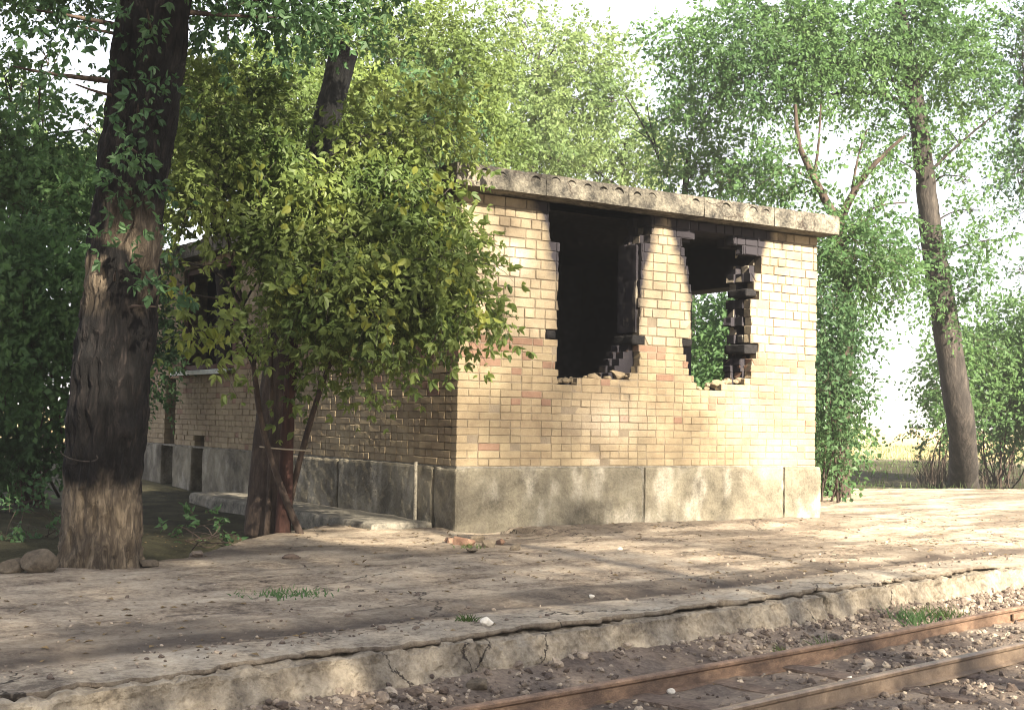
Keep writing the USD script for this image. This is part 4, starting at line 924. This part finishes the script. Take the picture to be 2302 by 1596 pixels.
st2 = [([mbase + np.array([0.15, -0.1, 0]), at(600, 1000, 12.3), at(560, 760, 12.0), at(500, 480, 11.8)], 0.035, 0.012), ([mbase + np.array([0.1, 0.2, 0]), at(700, 940, 12.4), at(790, 700, 12.0), at(900, 500, 11.7)], 0.035, 0.012), ([mbase + np.array([-0.12, 0.1, 0]), at(610, 1010, 12.6), at(610, 700, 12.4), at(640, 380, 12.5)], 0.03, 0.01)]
for p, a, b in st2:
    obj('stem', tube(smooth_path(p, 30), np.linspace(a, b, 30), 10, True, 0.005, 6), 'bark_dark', t3, smooth=True, off=off3)
br = []
hubs = [smooth_path(p, 12) for p, a, b in stems + st2]
hub = np.vstack([h[3:] for h in hubs])
for c, r, k in mb:
    a = hub[int(np.argmin(np.linalg.norm(hub - c, axis=1) + np.maximum(hub[:, 2] - c[2] + 0.3, 0)))]
    ln = np.linalg.norm(c - a); br.append(([a, (a + c) / 2 + np.array([0, 0, .12]) * ln, c], 0.006 + 0.009 * ln, 0.004))
for i in rng.choice(len(tw), min(1500, len(tw)), replace=False):
    br.append((list(tw[i]), 0.0032, 0.0013))
obj('branches', join([tube(smooth_path(p, 5), np.linspace(a, b, 5), 4, False) for p, a, b in br]), 'bark_grey', t3, smooth=True, off=off3)
# the sprays of big yellowing leaves nearest the eye: a leaf each
spots = [(850, 715, 10.6, 26, 62), (460, 755, 10.2, 22, 52), (400, 640, 10.3, 10, 36), (960, 440, 11.2, 16, 60), (880, 455, 11.3, 12, 40), (1075, 695, 10.6, 14, 40), (990, 500, 11.1, 10, 40), (790, 640, 10.9, 14, 60), (640, 650, 11.0, 10, 40), (720, 470, 10.9, 14, 80), (560, 380, 11.0, 10, 80), (860, 590, 10.7, 20, 80), (1020, 620, 10.7, 14, 50), (700, 610, 10.8, 14, 70)]
for (x, y, d, n, sp) in spots:
    for _ in range(n):
        c = at(x + rng.normal(0, sp * 0.5), y + rng.normal(0, sp * 0.42), d + rng.normal(0, 0.12))
        ax = unit(np.array([rng.normal(0, .6), rng.normal(0, .6), -0.8]) + RIGHT * 0.2)
        v, f = leaf_geo(c[None], ax[None], np.array([rng.uniform(0.075, 0.11)]), rng, 0.36, True, 0.25)
        obj('leaf', (v, f), 'leaf_yellowing', t3, off=off3)

# shrubs and trees at the left edge, behind the leaning trunk
tree('roadside_tree', 'dense deep green tree at the left edge behind the leaning trunk', [on_ground(60, 1120), at(70, 900, 15.5), at(80, 600, 15.5), at(70, 400, 15.5), at(90, 300, 15.5)], [.14, .12, .10, .06, .03],
     [blob(30, 350, 110, 70, 15, 1), blob(150, 390, 90, 60, 15.5, .9), blob(60, 470, 130, 100, 14.5, 1), blob(170, 480, 100, 110, 15, 1), blob(-60, 400, 120, 150, 15, 1), blob(70, 230, 80, 50, 15.8, .45), blob(10, 170, 70, 60, 15.8, .5), blob(210, 290, 60, 50, 15.6, .4), blob(110, 120, 70, 50, 16, .22)], 0.085, 6.0, 'leaf_fresh', 'bark_dark', 101, twig=0.4)
shrub('broad_shrub', 'broad mid green shrub low at the left edge beside the leaning trunk', on_ground(90, 1120), [blob(60, 620, 130, 110, 13.6), blob(150, 700, 90, 110, 13.2), blob(40, 760, 110, 100, 13.0), blob(120, 830, 100, 60, 13.0, .9), blob(-40, 700, 100, 160, 13.2)], 0.078, 6.5, 'leaf_fresh', 'bark_dark', 102, stems=9, twig=0.35)
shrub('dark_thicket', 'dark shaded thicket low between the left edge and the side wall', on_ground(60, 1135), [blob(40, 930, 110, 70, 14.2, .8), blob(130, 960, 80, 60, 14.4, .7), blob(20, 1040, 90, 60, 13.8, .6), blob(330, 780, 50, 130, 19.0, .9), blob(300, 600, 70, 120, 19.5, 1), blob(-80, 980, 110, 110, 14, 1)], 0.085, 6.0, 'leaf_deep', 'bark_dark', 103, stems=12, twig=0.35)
shrub('weed_clump', 'low dark green weeds at the foot of the side wall right of the leaning trunk', on_ground(470, 1215), [blob(440, 1185, 45, 35, 11.9, .6), blob(490, 1195, 35, 25, 11.9, .5), blob(400, 1205, 35, 25, 11.7, .5)], 0.07, 2.4, 'leaf_deep', 'bark_dark', 104, stems=8, cat='weeds', stem_r=0.006, twig=0.2, twigs=60)
shrub('weed_clump', 'straggly dark weeds left of the foot of the leaning trunk', on_ground(80, 1215), [blob(70, 1150, 45, 50, 10.8, .7), blob(110, 1190, 30, 30, 10.6, .5), blob(20, 1180, 35, 40, 10.6, .7)], 0.06, 1.8, 'leaf_deep', 'bark_dark', 105, stems=8, cat='weeds', stem_r=0.005, twig=0.22, twigs=60)

# background trees behind the building
def base_of(x, depth):
    p = at(x, 960, depth); p[2] = ground_z(np.array([p[:2] @ E_[:2]]), np.array([p[:2] @ N_[:2]]))[0] - 0.1
    return p
def back_tree(name, label, x, depth, ytop, blobs, L, cover_, leafm, seed, r=0.16, barkm='bark_grey', group='trees behind the building', lean=0, **kw):
    b = base_of(x, depth); cover = cover_ * (2.0 if leafm == 'leaf_pale' else 2.0); L = L * 0.85
    tr = [b, at(x + lean * .3 + 6, 700, depth), at(x + lean * .6 - 8, 500, depth), at(x + lean + 10, ytop + 110, depth)]
    return tree(name, label, tr, [r, r * .85, r * .6, r * .2], blobs, L, cover, leafm, barkm, seed, group=group, **kw)
back_tree('background_tree', 'yellowish green tree behind the dead trunk, its rounded top just under the left sky gap', 500, 19, 170, [blob(470, 230, 100, 80, 19), blob(580, 190, 100, 80, 19), blob(420, 320, 80, 120, 18.5, .9), blob(560, 320, 140, 100, 18.5)], 0.10, 2.6, 'leaf_olive', 201, 0.13)
back_tree('background_tree', 'tall olive green tree with a full crown right behind the snapped dead trunk', 840, 23, 60, [blob(720, 180, 110, 90, 23), blob(850, 150, 120, 100, 23), blob(960, 130, 100, 90, 23.5), blob(1020, 200, 90, 100, 23), blob(900, 270, 150, 100, 22), blob(700, 300, 120, 110, 22, .9), blob(920, 40, 70, 60, 24, .6), blob(1000, 70, 60, 60, 24, .5), blob(1050, 300, 60, 80, 22, .9), blob(800, 60, 70, 60, 24, .7), blob(1080, 150, 60, 90, 24, .8), blob(650, 130, 70, 60, 23, .8), blob(1090, 320, 80, 50, 23, 1)], 0.115, 2.3, 'leaf_olive', 202, 0.17)
back_tree('background_tree', 'small dark green tree above the left corner of the concrete roof', 970, 17, 200, [blob(960, 260, 60, 80, 16.5), blob(1000, 320, 50, 60, 16.5), blob(920, 340, 60, 50, 16)], 0.085, 2.0, 'leaf_deep', 203, 0.08)
back_tree('background_tree', 'pale airy tree with sky showing through above the middle of the roof', 1200, 30, 40, [blob(1130, 170, 90, 90, 30, .8), blob(1230, 140, 90, 80, 30, .7), blob(1330, 160, 80, 80, 30.5, .7), blob(1180, 290, 110, 70, 29, .8), blob(1300, 260, 100, 70, 30, .6), blob(1100, 80, 50, 60, 31, .4), blob(1180, 50, 40, 60, 31, .35), blob(1250, 60, 50, 60, 31, .3), blob(1380, 220, 50, 50, 30, .5), blob(1120, 330, 90, 40, 28.5, .9), blob(1250, 350, 120, 40, 29, .9), blob(1160, 230, 120, 70, 30, .8), blob(1280, 210, 110, 70, 30, .7), blob(1390, 150, 60, 60, 30.5, .45), blob(1130, 20, 50, 50, 31, .4), blob(1330, 90, 60, 50, 31, .4)], 0.13, 1.75, 'leaf_pale', 204, 0.17)
back_tree('background_tree', 'pale green bushy tree behind the roof between the airy tree and the bare twigs', 1400, 34, 200, [blob(1400, 330, 90, 60, 34, .8), blob(1330, 380, 90, 50, 34, .8), blob(1460, 370, 70, 50, 34, .8), blob(1380, 250, 40, 40, 34, .35), blob(1300, 330, 60, 50, 34, .8), blob(1200, 340, 110, 60, 34, .9), blob(1450, 300, 50, 50, 34, .6)], 0.14, 1.9, 'leaf_pale', 205, 0.16)
back_tree('background_tree', 'leafy tree with bare forked twigs on its left, behind the right half of the roof', 1545, 27, 200, [blob(1540, 300, 70, 70, 27, .8), blob(1600, 230, 70, 60, 27, .8), blob(1560, 390, 90, 50, 26.5, 1), blob(1640, 350, 70, 60, 27, .7), blob(1680, 420, 60, 50, 27, .8), blob(1530, 210, 40, 50, 27.5, .5)], 0.115, 1.9, 'leaf_fresh', 206, 0.13,
          extra_limbs=[([at(1500, 400, 27), at(1465, 320, 27), at(1405, 215, 27)], 0.035, 0.012), ([at(1480, 345, 27), at(1462, 280, 27), at(1455, 235, 27)], 0.02, 0.008), ([at(1500, 350, 27), at(1440, 300, 27), at(1415, 285, 27)], 0.018, 0.008)])
back_tree('background_tree', 'far pale tree filling the gap at the left edge of the sky', 250, 34, 190, [blob(180, 400, 120, 60, 34, .8), blob(330, 330, 100, 100, 34), blob(20, 240, 70, 80, 34, .35), blob(230, 430, 150, 90, 34)], 0.15, 2.0, 'leaf_pale', 207, 0.2)

# Y-shaped tree behind the right end of the roof, its dark lower trunk standing in a leafy column
yb = base_of(1888, 21)
ytr = [yb, at(1890, 900, 21), at(1905, 720, 21), at(1893, 600, 21), at(1886, 500, 21)]
lim = [([at(1886, 505, 21), at(1830, 400, 21), at(1795, 320, 21), at(1788, 235, 21)], 0.085, 0.025), ([at(1888, 500, 21), at(1930, 415, 21), at(1990, 345, 21), at(2035, 305, 21)], 0.075, 0.02), ([at(1830, 400, 21), at(1842, 300, 21), at(1845, 235, 21)], 0.03, 0.012),
       ([at(1838, 410, 21), at(1790, 385, 21), at(1765, 370, 21)], 0.025, 0.01), ([at(1915, 440, 21), at(1930, 350, 21), at(1950, 290, 21)], 0.025, 0.01), ([at(1893, 600, 21), at(1960, 470, 21), at(2040, 455, 21)], 0.03, 0.012)]
tree('forked_tree', 'slender tree forking in a wide Y beyond the right end of the roof', ytr, [.15, .14, .12, .115, .11], [blob(1780, 370, 60, 45, 21, .7), blob(1700, 400, 60, 50, 21.5, .7), blob(1960, 380, 50, 50, 21, .45), blob(1940, 570, 100, 70, 20.5, 1.1), blob(1890, 540, 70, 50, 20.3, 1), blob(2000, 620, 60, 50, 20.5, .9), blob(1870, 640, 50, 40, 20.5, .8), blob(1980, 500, 60, 50, 21, .7), blob(1810, 440, 60, 50, 21.5, .9), blob(1740, 330, 40, 40, 21.5, .4)],
     0.09, 3.8, 'leaf_fresh', 'bark_dark', 211, extra_limbs=lim, limbs=True)
shrub('tall_shrub', 'tall dark green shrub hugging the far right corner of the building', base_of(1870, 19.5), [blob(1865, 760, 42, 80, 19.5), blob(1902, 800, 30, 90, 19.5, .9), blob(1865, 880, 42, 90, 19, 1), blob(1900, 900, 26, 60, 19.3, .8), blob(1870, 980, 40, 60, 19, .7), blob(1918, 850, 16, 50, 19.6, .5)], 0.08, 5.0, 'leaf_deep', 'bark_dark', 212, stems=8)
shrub('window_shrub', 'leafy green shrub seen through the right window hole of the building', base_of(1600, 20), [(np.array([8.4, 4.4, 1.0]), np.array([1.3, 1.3, 1.2]), 1), (np.array([8.9, 5.2, 2.3]), np.array([1.2, 1.3, 1.0]), 1), (np.array([9.2, 4.2, 3.2]), np.array([.9, .9, .8]), .6), (np.array([10.2, 6.6, 1.8]), np.array([1.3, 1.4, 1.6]), .9)], 0.09, 6.0, 'leaf_fresh', 'bark_dark', 213, stems=8)

# the big tree at the right
RD = 25.4
rb0 = on_ground(2165, 1085); rb0[2] = -0.15
rtr = [rb0, at(2152, 900, RD), at(2132, 770, RD), at(2112, 640, RD), at(2092, 520, RD), at(2080, 400, RD), at(2062, 250, RD), at(2040, 120, RD), at(2022, 0, RD), at(2010, -150, RD)]
rl = [([at(2066, 270, RD), at(1990, 215, RD), at(1900, 205, RD), at(1820, 240, RD)], 0.06, 0.02), ([at(2050, 170, RD), at(1950, 100, RD), at(1850, 85, RD), at(1780, 60, RD)], 0.05, 0.018), ([at(2070, 300, RD), at(2000, 170, RD), at(1960, 60, RD)], 0.045, 0.015), ([at(2050, 200, RD), at(2130, 120, RD), at(2200, 90, RD)], 0.045, 0.015), ([at(2078, 400, RD), at(2150, 330, RD), at(2260, 240, RD)], 0.035, 0.012)]
rbl = [blob(1570, 130, 80, 60, 24.5, .8), blob(1660, 90, 90, 80, 24.5, .9), blob(1720, 190, 100, 70, 24.5, 1), blob(1800, 110, 110, 90, 25, 1), blob(1900, 70, 110, 80, 25, 1), blob(1850, 190, 110, 60, 24.8, 1), blob(1960, 170, 90, 60, 25, .9), blob(2030, 70, 100, 80, 25.5, 1), blob(2120, 130, 100, 80, 25.5, 1), blob(2190, 180, 70, 60, 25.5, .8), blob(2140, 30, 90, 60, 25.5, .8),
       blob(1770, 20, 100, 50, 25, .9), blob(1640, 20, 60, 40, 25, .5), blob(2030, 290, 60, 50, 25, .7), blob(1990, 350, 60, 40, 25, .5), blob(2120, 290, 60, 50, 25.5, .7), blob(2180, 400, 50, 40, 25.5, .5), blob(2150, 560, 60, 40, 25, .7), blob(2190, 640, 70, 40, 25, .6), blob(2060, 560, 45, 60, 25, .6), blob(2220, 540, 40, 30, 25, .4), blob(2190, 470, 40, 30, 25.5, .5), blob(1560, 220, 50, 50, 24.5, .5), blob(2240, 250, 50, 30, 25.5, .4), blob(1510, 90, 60, 40, 24.5, .7), blob(2110, 700, 40, 50, 24.8, .5)]
tree('leaning_roadside_tree', 'tall tree with a thick trunk leaning left and a wide crown, right of the building', rtr, [.24, .25, .24, .23, .20, .175, .15, .12, .09, .05], rbl, 0.098, 4.2, 'leaf_fresh', 'bark_grey', 221, extra_limbs=rl, n_ring=90, sides=30, twigs=900)
back_tree('background_tree', 'tree at the right edge of the picture with its dark lower boughs against white sky', 2330, 27, 250, [blob(2290, 380, 45, 60, 26, .7), blob(2300, 60, 60, 60, 27, .7), blob(2270, 100, 40, 40, 27, .4), blob(2310, 470, 40, 40, 26, .4), blob(2400, 250, 110, 200, 27, 1), blob(2290, 600, 40, 40, 26.5, .3)], 0.115, 1.9, 'leaf_deep', 222, 0.18, group=None)

# bushes under the right tree
shrub('roadside_bush', 'leafy green bush in front of the right trunk, its left side open against white sky', base_of(2120, 27.5), [blob(2140, 850, 60, 60, 27), blob(2130, 910, 40, 50, 27.2, .8), blob(2165, 790, 50, 50, 27, .8), blob(2150, 940, 60, 40, 26.8, .7), blob(2095, 860, 18, 26, 27.5, .3)], 0.10, 4.5, 'leaf_fresh', 'bark_dark', 231, stems=9)
shrub('roadside_bush', 'rounded light green bush at the right edge beside the leaning trunk', base_of(2250, 28), [blob(2230, 830, 90, 90, 28), blob(2290, 770, 80, 90, 28), blob(2270, 900, 90, 60, 27.6, .9), blob(2340, 860, 90, 120, 28)], 0.10, 5.5, 'leaf_fresh', 'bark_dark', 232, stems=9)
shrub('roadside_bush', 'low dark bush under the right bushes with bare stems', base_of(2240, 29.5), [blob(2200, 960, 80, 40, 29, .6), blob(2290, 970, 70, 50, 29, .7), blob(2100, 980, 60, 30, 29.5, .4)], 0.10, 3.5, 'leaf_deep', 'bark_dark', 233, stems=14)
# dry reeds and grass
rng = np.random.default_rng(90)
def blades(P, h, w, rng, lean=0.25):
    n = len(P); d = unit(np.stack([rng.normal(0, lean, n), rng.normal(0, lean, n), np.ones(n)], 1))
    sd = unit(np.cross(d, rng.normal(size=(n, 3)))); h = h[:, None]; w = w[:, None]
    bend = np.stack([rng.normal(0, .18, n), rng.normal(0, .18, n), np.zeros(n)], 1) * h
    v = np.stack([P - sd * w, P + sd * w, P + d * h * .55 + sd * w * .7, P + d * h * .55 - sd * w * .7, P + d * h + bend], 1)
    f = np.array([[0, 1, 2], [0, 2, 3], [3, 2, 4]])
    return v.reshape(-1, 3), (f[None] + (np.arange(n) * 5)[:, None, None]).reshape(-1, 3)
def gz_at(P):
    s, t = P[:, :2] @ E_[:2], P[:, :2] @ N_[:2]
    return ground_z(s, t)
n = 1100
P = np.array([at(x, 1000, d) for x, d in zip(rng.uniform(2065, 2420, n), rng.uniform(26.5, 30.5, n))]); P[:, 2] = gz_at(P)
ok = fbm(P * 0.8, 3, 9) > 0.40; P = P[ok]
obj('dry_reeds', blades(P, rng.uniform(.25, 1.1, len(P)), rng.uniform(.004, .009, len(P)), rng, .30), 'straw')
tag(stage.GetPrimAtPath('/World/dry_reeds'), 'dry upright reeds and stalks under the bushes at the right', 'reeds', None, 'stuff')
n = 26000
P = np.stack([rng.uniform(5, 45, n), rng.uniform(1, 32, n), np.zeros(n)], 1)
ss_, tt_ = P[:, :2] @ E_[:2], P[:, :2] @ N_[:2]
ok = (tt_ > t_back(ss_) + 0.05) & ~((P[:, 0] < 5.2) & (P[:, 1] < 11)) & (fbm(P * 0.5, 3, 10) > 0.36); P = P[ok]; P[:, 2] = gz_at(P)
obj('rough_grass', blades(P, rng.uniform(.06, .24, len(P)), rng.uniform(.004, .010, len(P)), rng, .4), 'leaf_grass')
tag(stage.GetPrimAtPath('/World/rough_grass'), 'rough thin grass on the bank beyond the platform', 'grass', None, 'stuff')

n = 3600
ls = rng.uniform(-11, 10, n); lt = np.concatenate([rng.uniform(-7.4, -4.8, n // 4), rng.uniform(-4.6, 1.2, n - n // 4)])
ok = fbm(st(ls, lt, 0 * ls) * 0.9, 3, 97) + rng.uniform(-.2, .2, n) > 0.47
ls, lt = ls[ok], lt[ok]; onp = (lt > edge_t(ls)) & (lt < t_back(ls))
P = st(ls, lt, np.where(onp, plat_z(ls, lt), ground_z(ls, lt)) + 0.004)
ok = ~((P[:, 0] > -0.1) & (P[:, 1] > -0.1)); P = P[ok]
A = unit(np.stack([rng.normal(size=len(P)), rng.normal(size=len(P)), rng.normal(0, .15, len(P))], 1))
obj('leaf_litter', leaf_geo(P, A, rng.uniform(.025, .06, len(P)), rng, .3, False, 3.0), 'litter')
tag(stage.GetPrimAtPath('/World/leaf_litter'), 'small dry brown leaves scattered over the platform and track', 'leaf litter', None, 'stuff')
# unseen trees across the track, crowns placed and flattened to shade the left
def shade_tree(label, target, dist, r, cover, seed, more=(), L=0.16):
    c = np.asarray(target, float) + SUN * dist
    bl = [(c + np.asarray(o, float), np.array([q, q, q * 0.5]), 1.0) for o, q in [((0, 0, 0), r)] + list(more)]
    b = np.array([c[0] + 0.4, c[1] - 0.5, -0.6])
    tr = [b, b * .7 + c * .3, b * .35 + c * .65, c + np.array([0, 0, r * .5])]
    return tree('lineside_tree', label, tr, [.2, .15, .09, .03], bl, L, cover, 'leaf_olive', 'bark_grey', seed, group='trees across the track', twigs=200)
shade_tree('broad tree across the track at the left, behind the viewer', (-3.2, -3.8, 0.0), 24, 2.5, 2.9, 301, [((1.8, 0, -0.4), 2.0), ((-2.4, .5, .2), 2.1), ((0, 1.6, 0), 1.8)], L=0.08)
shade_tree('narrow tree across the track in line with the upper trunk of the leaning tree', (-3.75, -1.9, 3.7), 22, 1.15, 3.0, 302, [((0.1, 0, 1.0), 1.0)])
shade_tree('thin tree across the track opposite the left window hole', (1.3, 0.0, 1.4), 36, 2.0, 1.35, 303, [((0.5, 0, -1.1), 1.9), ((0.2, 0, 1.2), 1.5), ((-0.3, -2.6, -1.3), 2.2), ((-1.2, -0.4, -0.8), 1.6)], L=0.07)
shade_tree('low tree across the track shading the rails at the left', (-3.2, -6.2, -0.3), 17, 2.0, 2.2, 305, [((2.6, 0.3, -0.2), 1.5), ((-2.2, 0, 0.1), 1.6)], L=0.09)
shade_tree('dense low tree across the track at the far left', (-5.5, -0.4, 0.0), 26, 1.3, 3.0, 306, [((-1.4, 0.9, 0.0), 1.5)])
shade_tree('dense low tree across the track in line with the gap between trunk and maple', (-2.7, 0.3, 0.0), 29, 1.1, 3.0, 308, [((0.9, 2.2, 0.0), 1.2), ((-1.0, 2.6, 0.0), 1.2)])
shade_tree('tall tree across the track in line with the far part of the side wall', (-0.2, 7.0, 1.0), 30, 2.0, 2.8, 307, [((-0.8, 1.5, 0.4), 1.6), ((-3.0, -4.5, -0.8), 1.4)])
# ------------------------------------------------------------------ small things on the ground
def place(name, label, cat, mesh_f, loc, matn, group=None, smooth=False, rot=0.0):
    v, f = mesh_f
    m = UsdGeom.Xform
    p = numbered('/World', name)
    q = usdkit.mesh(stage, p, (rot_z(v, rot), f), '/World/Looks/' + matn, smooth=smooth)
    q.AddTranslateOp().Set(Gf.Vec3d(*map(float, loc)))
    tag(q, label, cat, group)
def pz(x, y, z0=0.0, lift=0.0):
    p = on_ground(x, y, z0); s, t = p[:2] @ E_[:2], p[:2] @ N_[:2]
    on_p = edge_t(np.array([s]))[0] < t < t_back(np.array([s]))[0]
    p[2] = (plat_z(np.array([s]), np.array([t])) if on_p else ground_z(np.array([s]), np.array([t])))[0] + lift
    return p
place('rock', 'large pale tan rock left of the foot of the leaning trunk', 'rock', rock(0.27, 601), pz(92, 1262, 0.05, .07), 'tan_stone', smooth=True)
place('rock', 'low tan rock at the very left edge beside the larger rock', 'rock', rock(0.20, 602), pz(30, 1268, 0.03, .04), 'tan_stone', smooth=True)
place('rock', 'small flat rock right of the foot of the leaning trunk', 'rock', rock(0.16, 603, .5), pz(333, 1258, 0.02, .02), 'tan_stone', smooth=True)
place('rock', 'small dark stone between the weeds and the platform near the leaning trunk', 'rock', rock(0.12, 604), pz(440, 1238, 0.02, .02), 'gravel', smooth=True)
place('white_stone', 'white stone lying on the gravel between kerb joint and rail, left one of the pair', 'stone', rock(0.085, 611), pz(1092, 1508, -.28, .015), 'pale_stone', smooth=True)
place('white_stone', 'smaller white stone just right of another on the gravel below the kerb joint', 'stone', rock(0.06, 612), pz(1145, 1522, -.28, .012), 'pale_stone', smooth=True)
place('yellow_stone', 'yellowish stone on the gravel close to the near end of the far rail', 'stone', rock(0.14, 613, .5), pz(1075, 1560, -.29, .015), 'tan_stone', smooth=True)
place('dark_clod', 'dark clod lying on the platform left of the building corner', 'clod', rock(0.15, 614, .4), pz(655, 1250, 0, .01), 'old_sleeper', smooth=True)
rg = np.random.default_rng(620)
for k, (x, y, s) in enumerate([(1045, 1222, .13), (1075, 1212, .11), (1100, 1226, .10), (1128, 1218, .09), (1160, 1232, .10), (1060, 1236, .08), (1010, 1215, .09)]):
    v, f = cbox((-s * .6, -s * .35, -s * .28), (s * .6, s * .35, s * .28), 0.012, rg, 0.010)
    place('brick_fragment', ['largest red broken brick lump in the heap at the building corner', 'tan brick lump right of the largest red lump at the building corner', 'red brick lump in the middle of the heap at the wall foot', 'small tan brick lump toward the right of the heap at the wall foot', 'red brick lump at the right end of the heap at the wall foot', 'small tan lump nearest the viewer in the heap at the building corner', 'small red lump at the left end of the heap, by the side wall corner'][k], 'brick rubble', (v, f), pz(x, y, 0, .02), 'red_rubble' if k % 3 == 0 else 'tan_stone', 'brick rubble at the building corner', rot=rg.uniform(0, 3))
for k, (x, y, s, lab) in enumerate([(1395, 1240, .06, 'pale green grey stone on the platform in front of the first foundation joint'), (1910, 1402, .06, 'pale stone on the kerb face right of the middle'), (1510, 1425, .05, 'pale pebble on the sunlit kerb left of the rust stained rail bend'), (1330, 1330, .05, 'small pale stone on the platform below the left window hole')]):
    place('pebble', lab, 'stone', rock(s, 640 + k), pz(x, y, -0.02, .01), 'pale_stone', smooth=True)
def tuft(label, x, y, z0, n, h, spread, seed, m='leaf_grass'):
    r_ = np.random.default_rng(seed); p = pz(x, y, z0)
    P = np.stack([r_.normal(0, spread, n), r_.normal(0, spread * .8, n), np.zeros(n)], 1)
    v, f = blades(P, r_.uniform(.4, 1, n) * h, r_.uniform(.003, .006, n), r_, .6)
    place('grass_tuft', label, 'grass tuft', (v, f), p, m)
tuft('low green tuft on the platform between the leaning trunk and the building', 640, 1326, 0, 170, .06, .13, 651, 'leaf_fresh')
tuft('small green tuft beside the sunlit kerb near the far rail', 2050, 1372, -.2, 120, .16, .12, 652, 'leaf_fresh')
tuft('dark green tuft at the kerb foot just right of the sunlit one', 2100, 1362, -.2, 90, .13, .10, 653)
tuft('dry weed growing against the sunlit kerb face, right of the middle', 1860, 1410, -.15, 60, .16, .03, 654)
tuft('dry weed against the kerb face left of its taller neighbour', 1760, 1420, -.15, 40, .12, .03, 655)
tuft('greenish tuft at the foot of the building corner', 1060, 1228, 0, 50, .06, .06, 657)
tuft('tiny weed in the kerb joint above the white stones', 1050, 1395, -.03, 40, .06, .03, 658)
a, b = pz(290, 1248, 0, .0), at(308, 1165, 9.7)
tag(obj('dry_stick', tube(smooth_path([a, (a + b) / 2 + RIGHT * .01, b, b + UP * .06 - RIGHT * .05], 12), np.linspace(.010, .004, 12), 6), 'dry_stick', smooth=True), 'thin pale dry stick standing at the right side of the leaning trunk', 'stick')
a, b = at(583, 1004, 12.3), at(700, 1013, 12.35)
tag(obj('pale_lath', tube(smooth_path([a, (a + b) / 2 - UP * .005, b], 10), .007, 6), 'dry_stick', smooth=True), 'thin pale lath caught level across the stems in front of the side wall', 'lath')
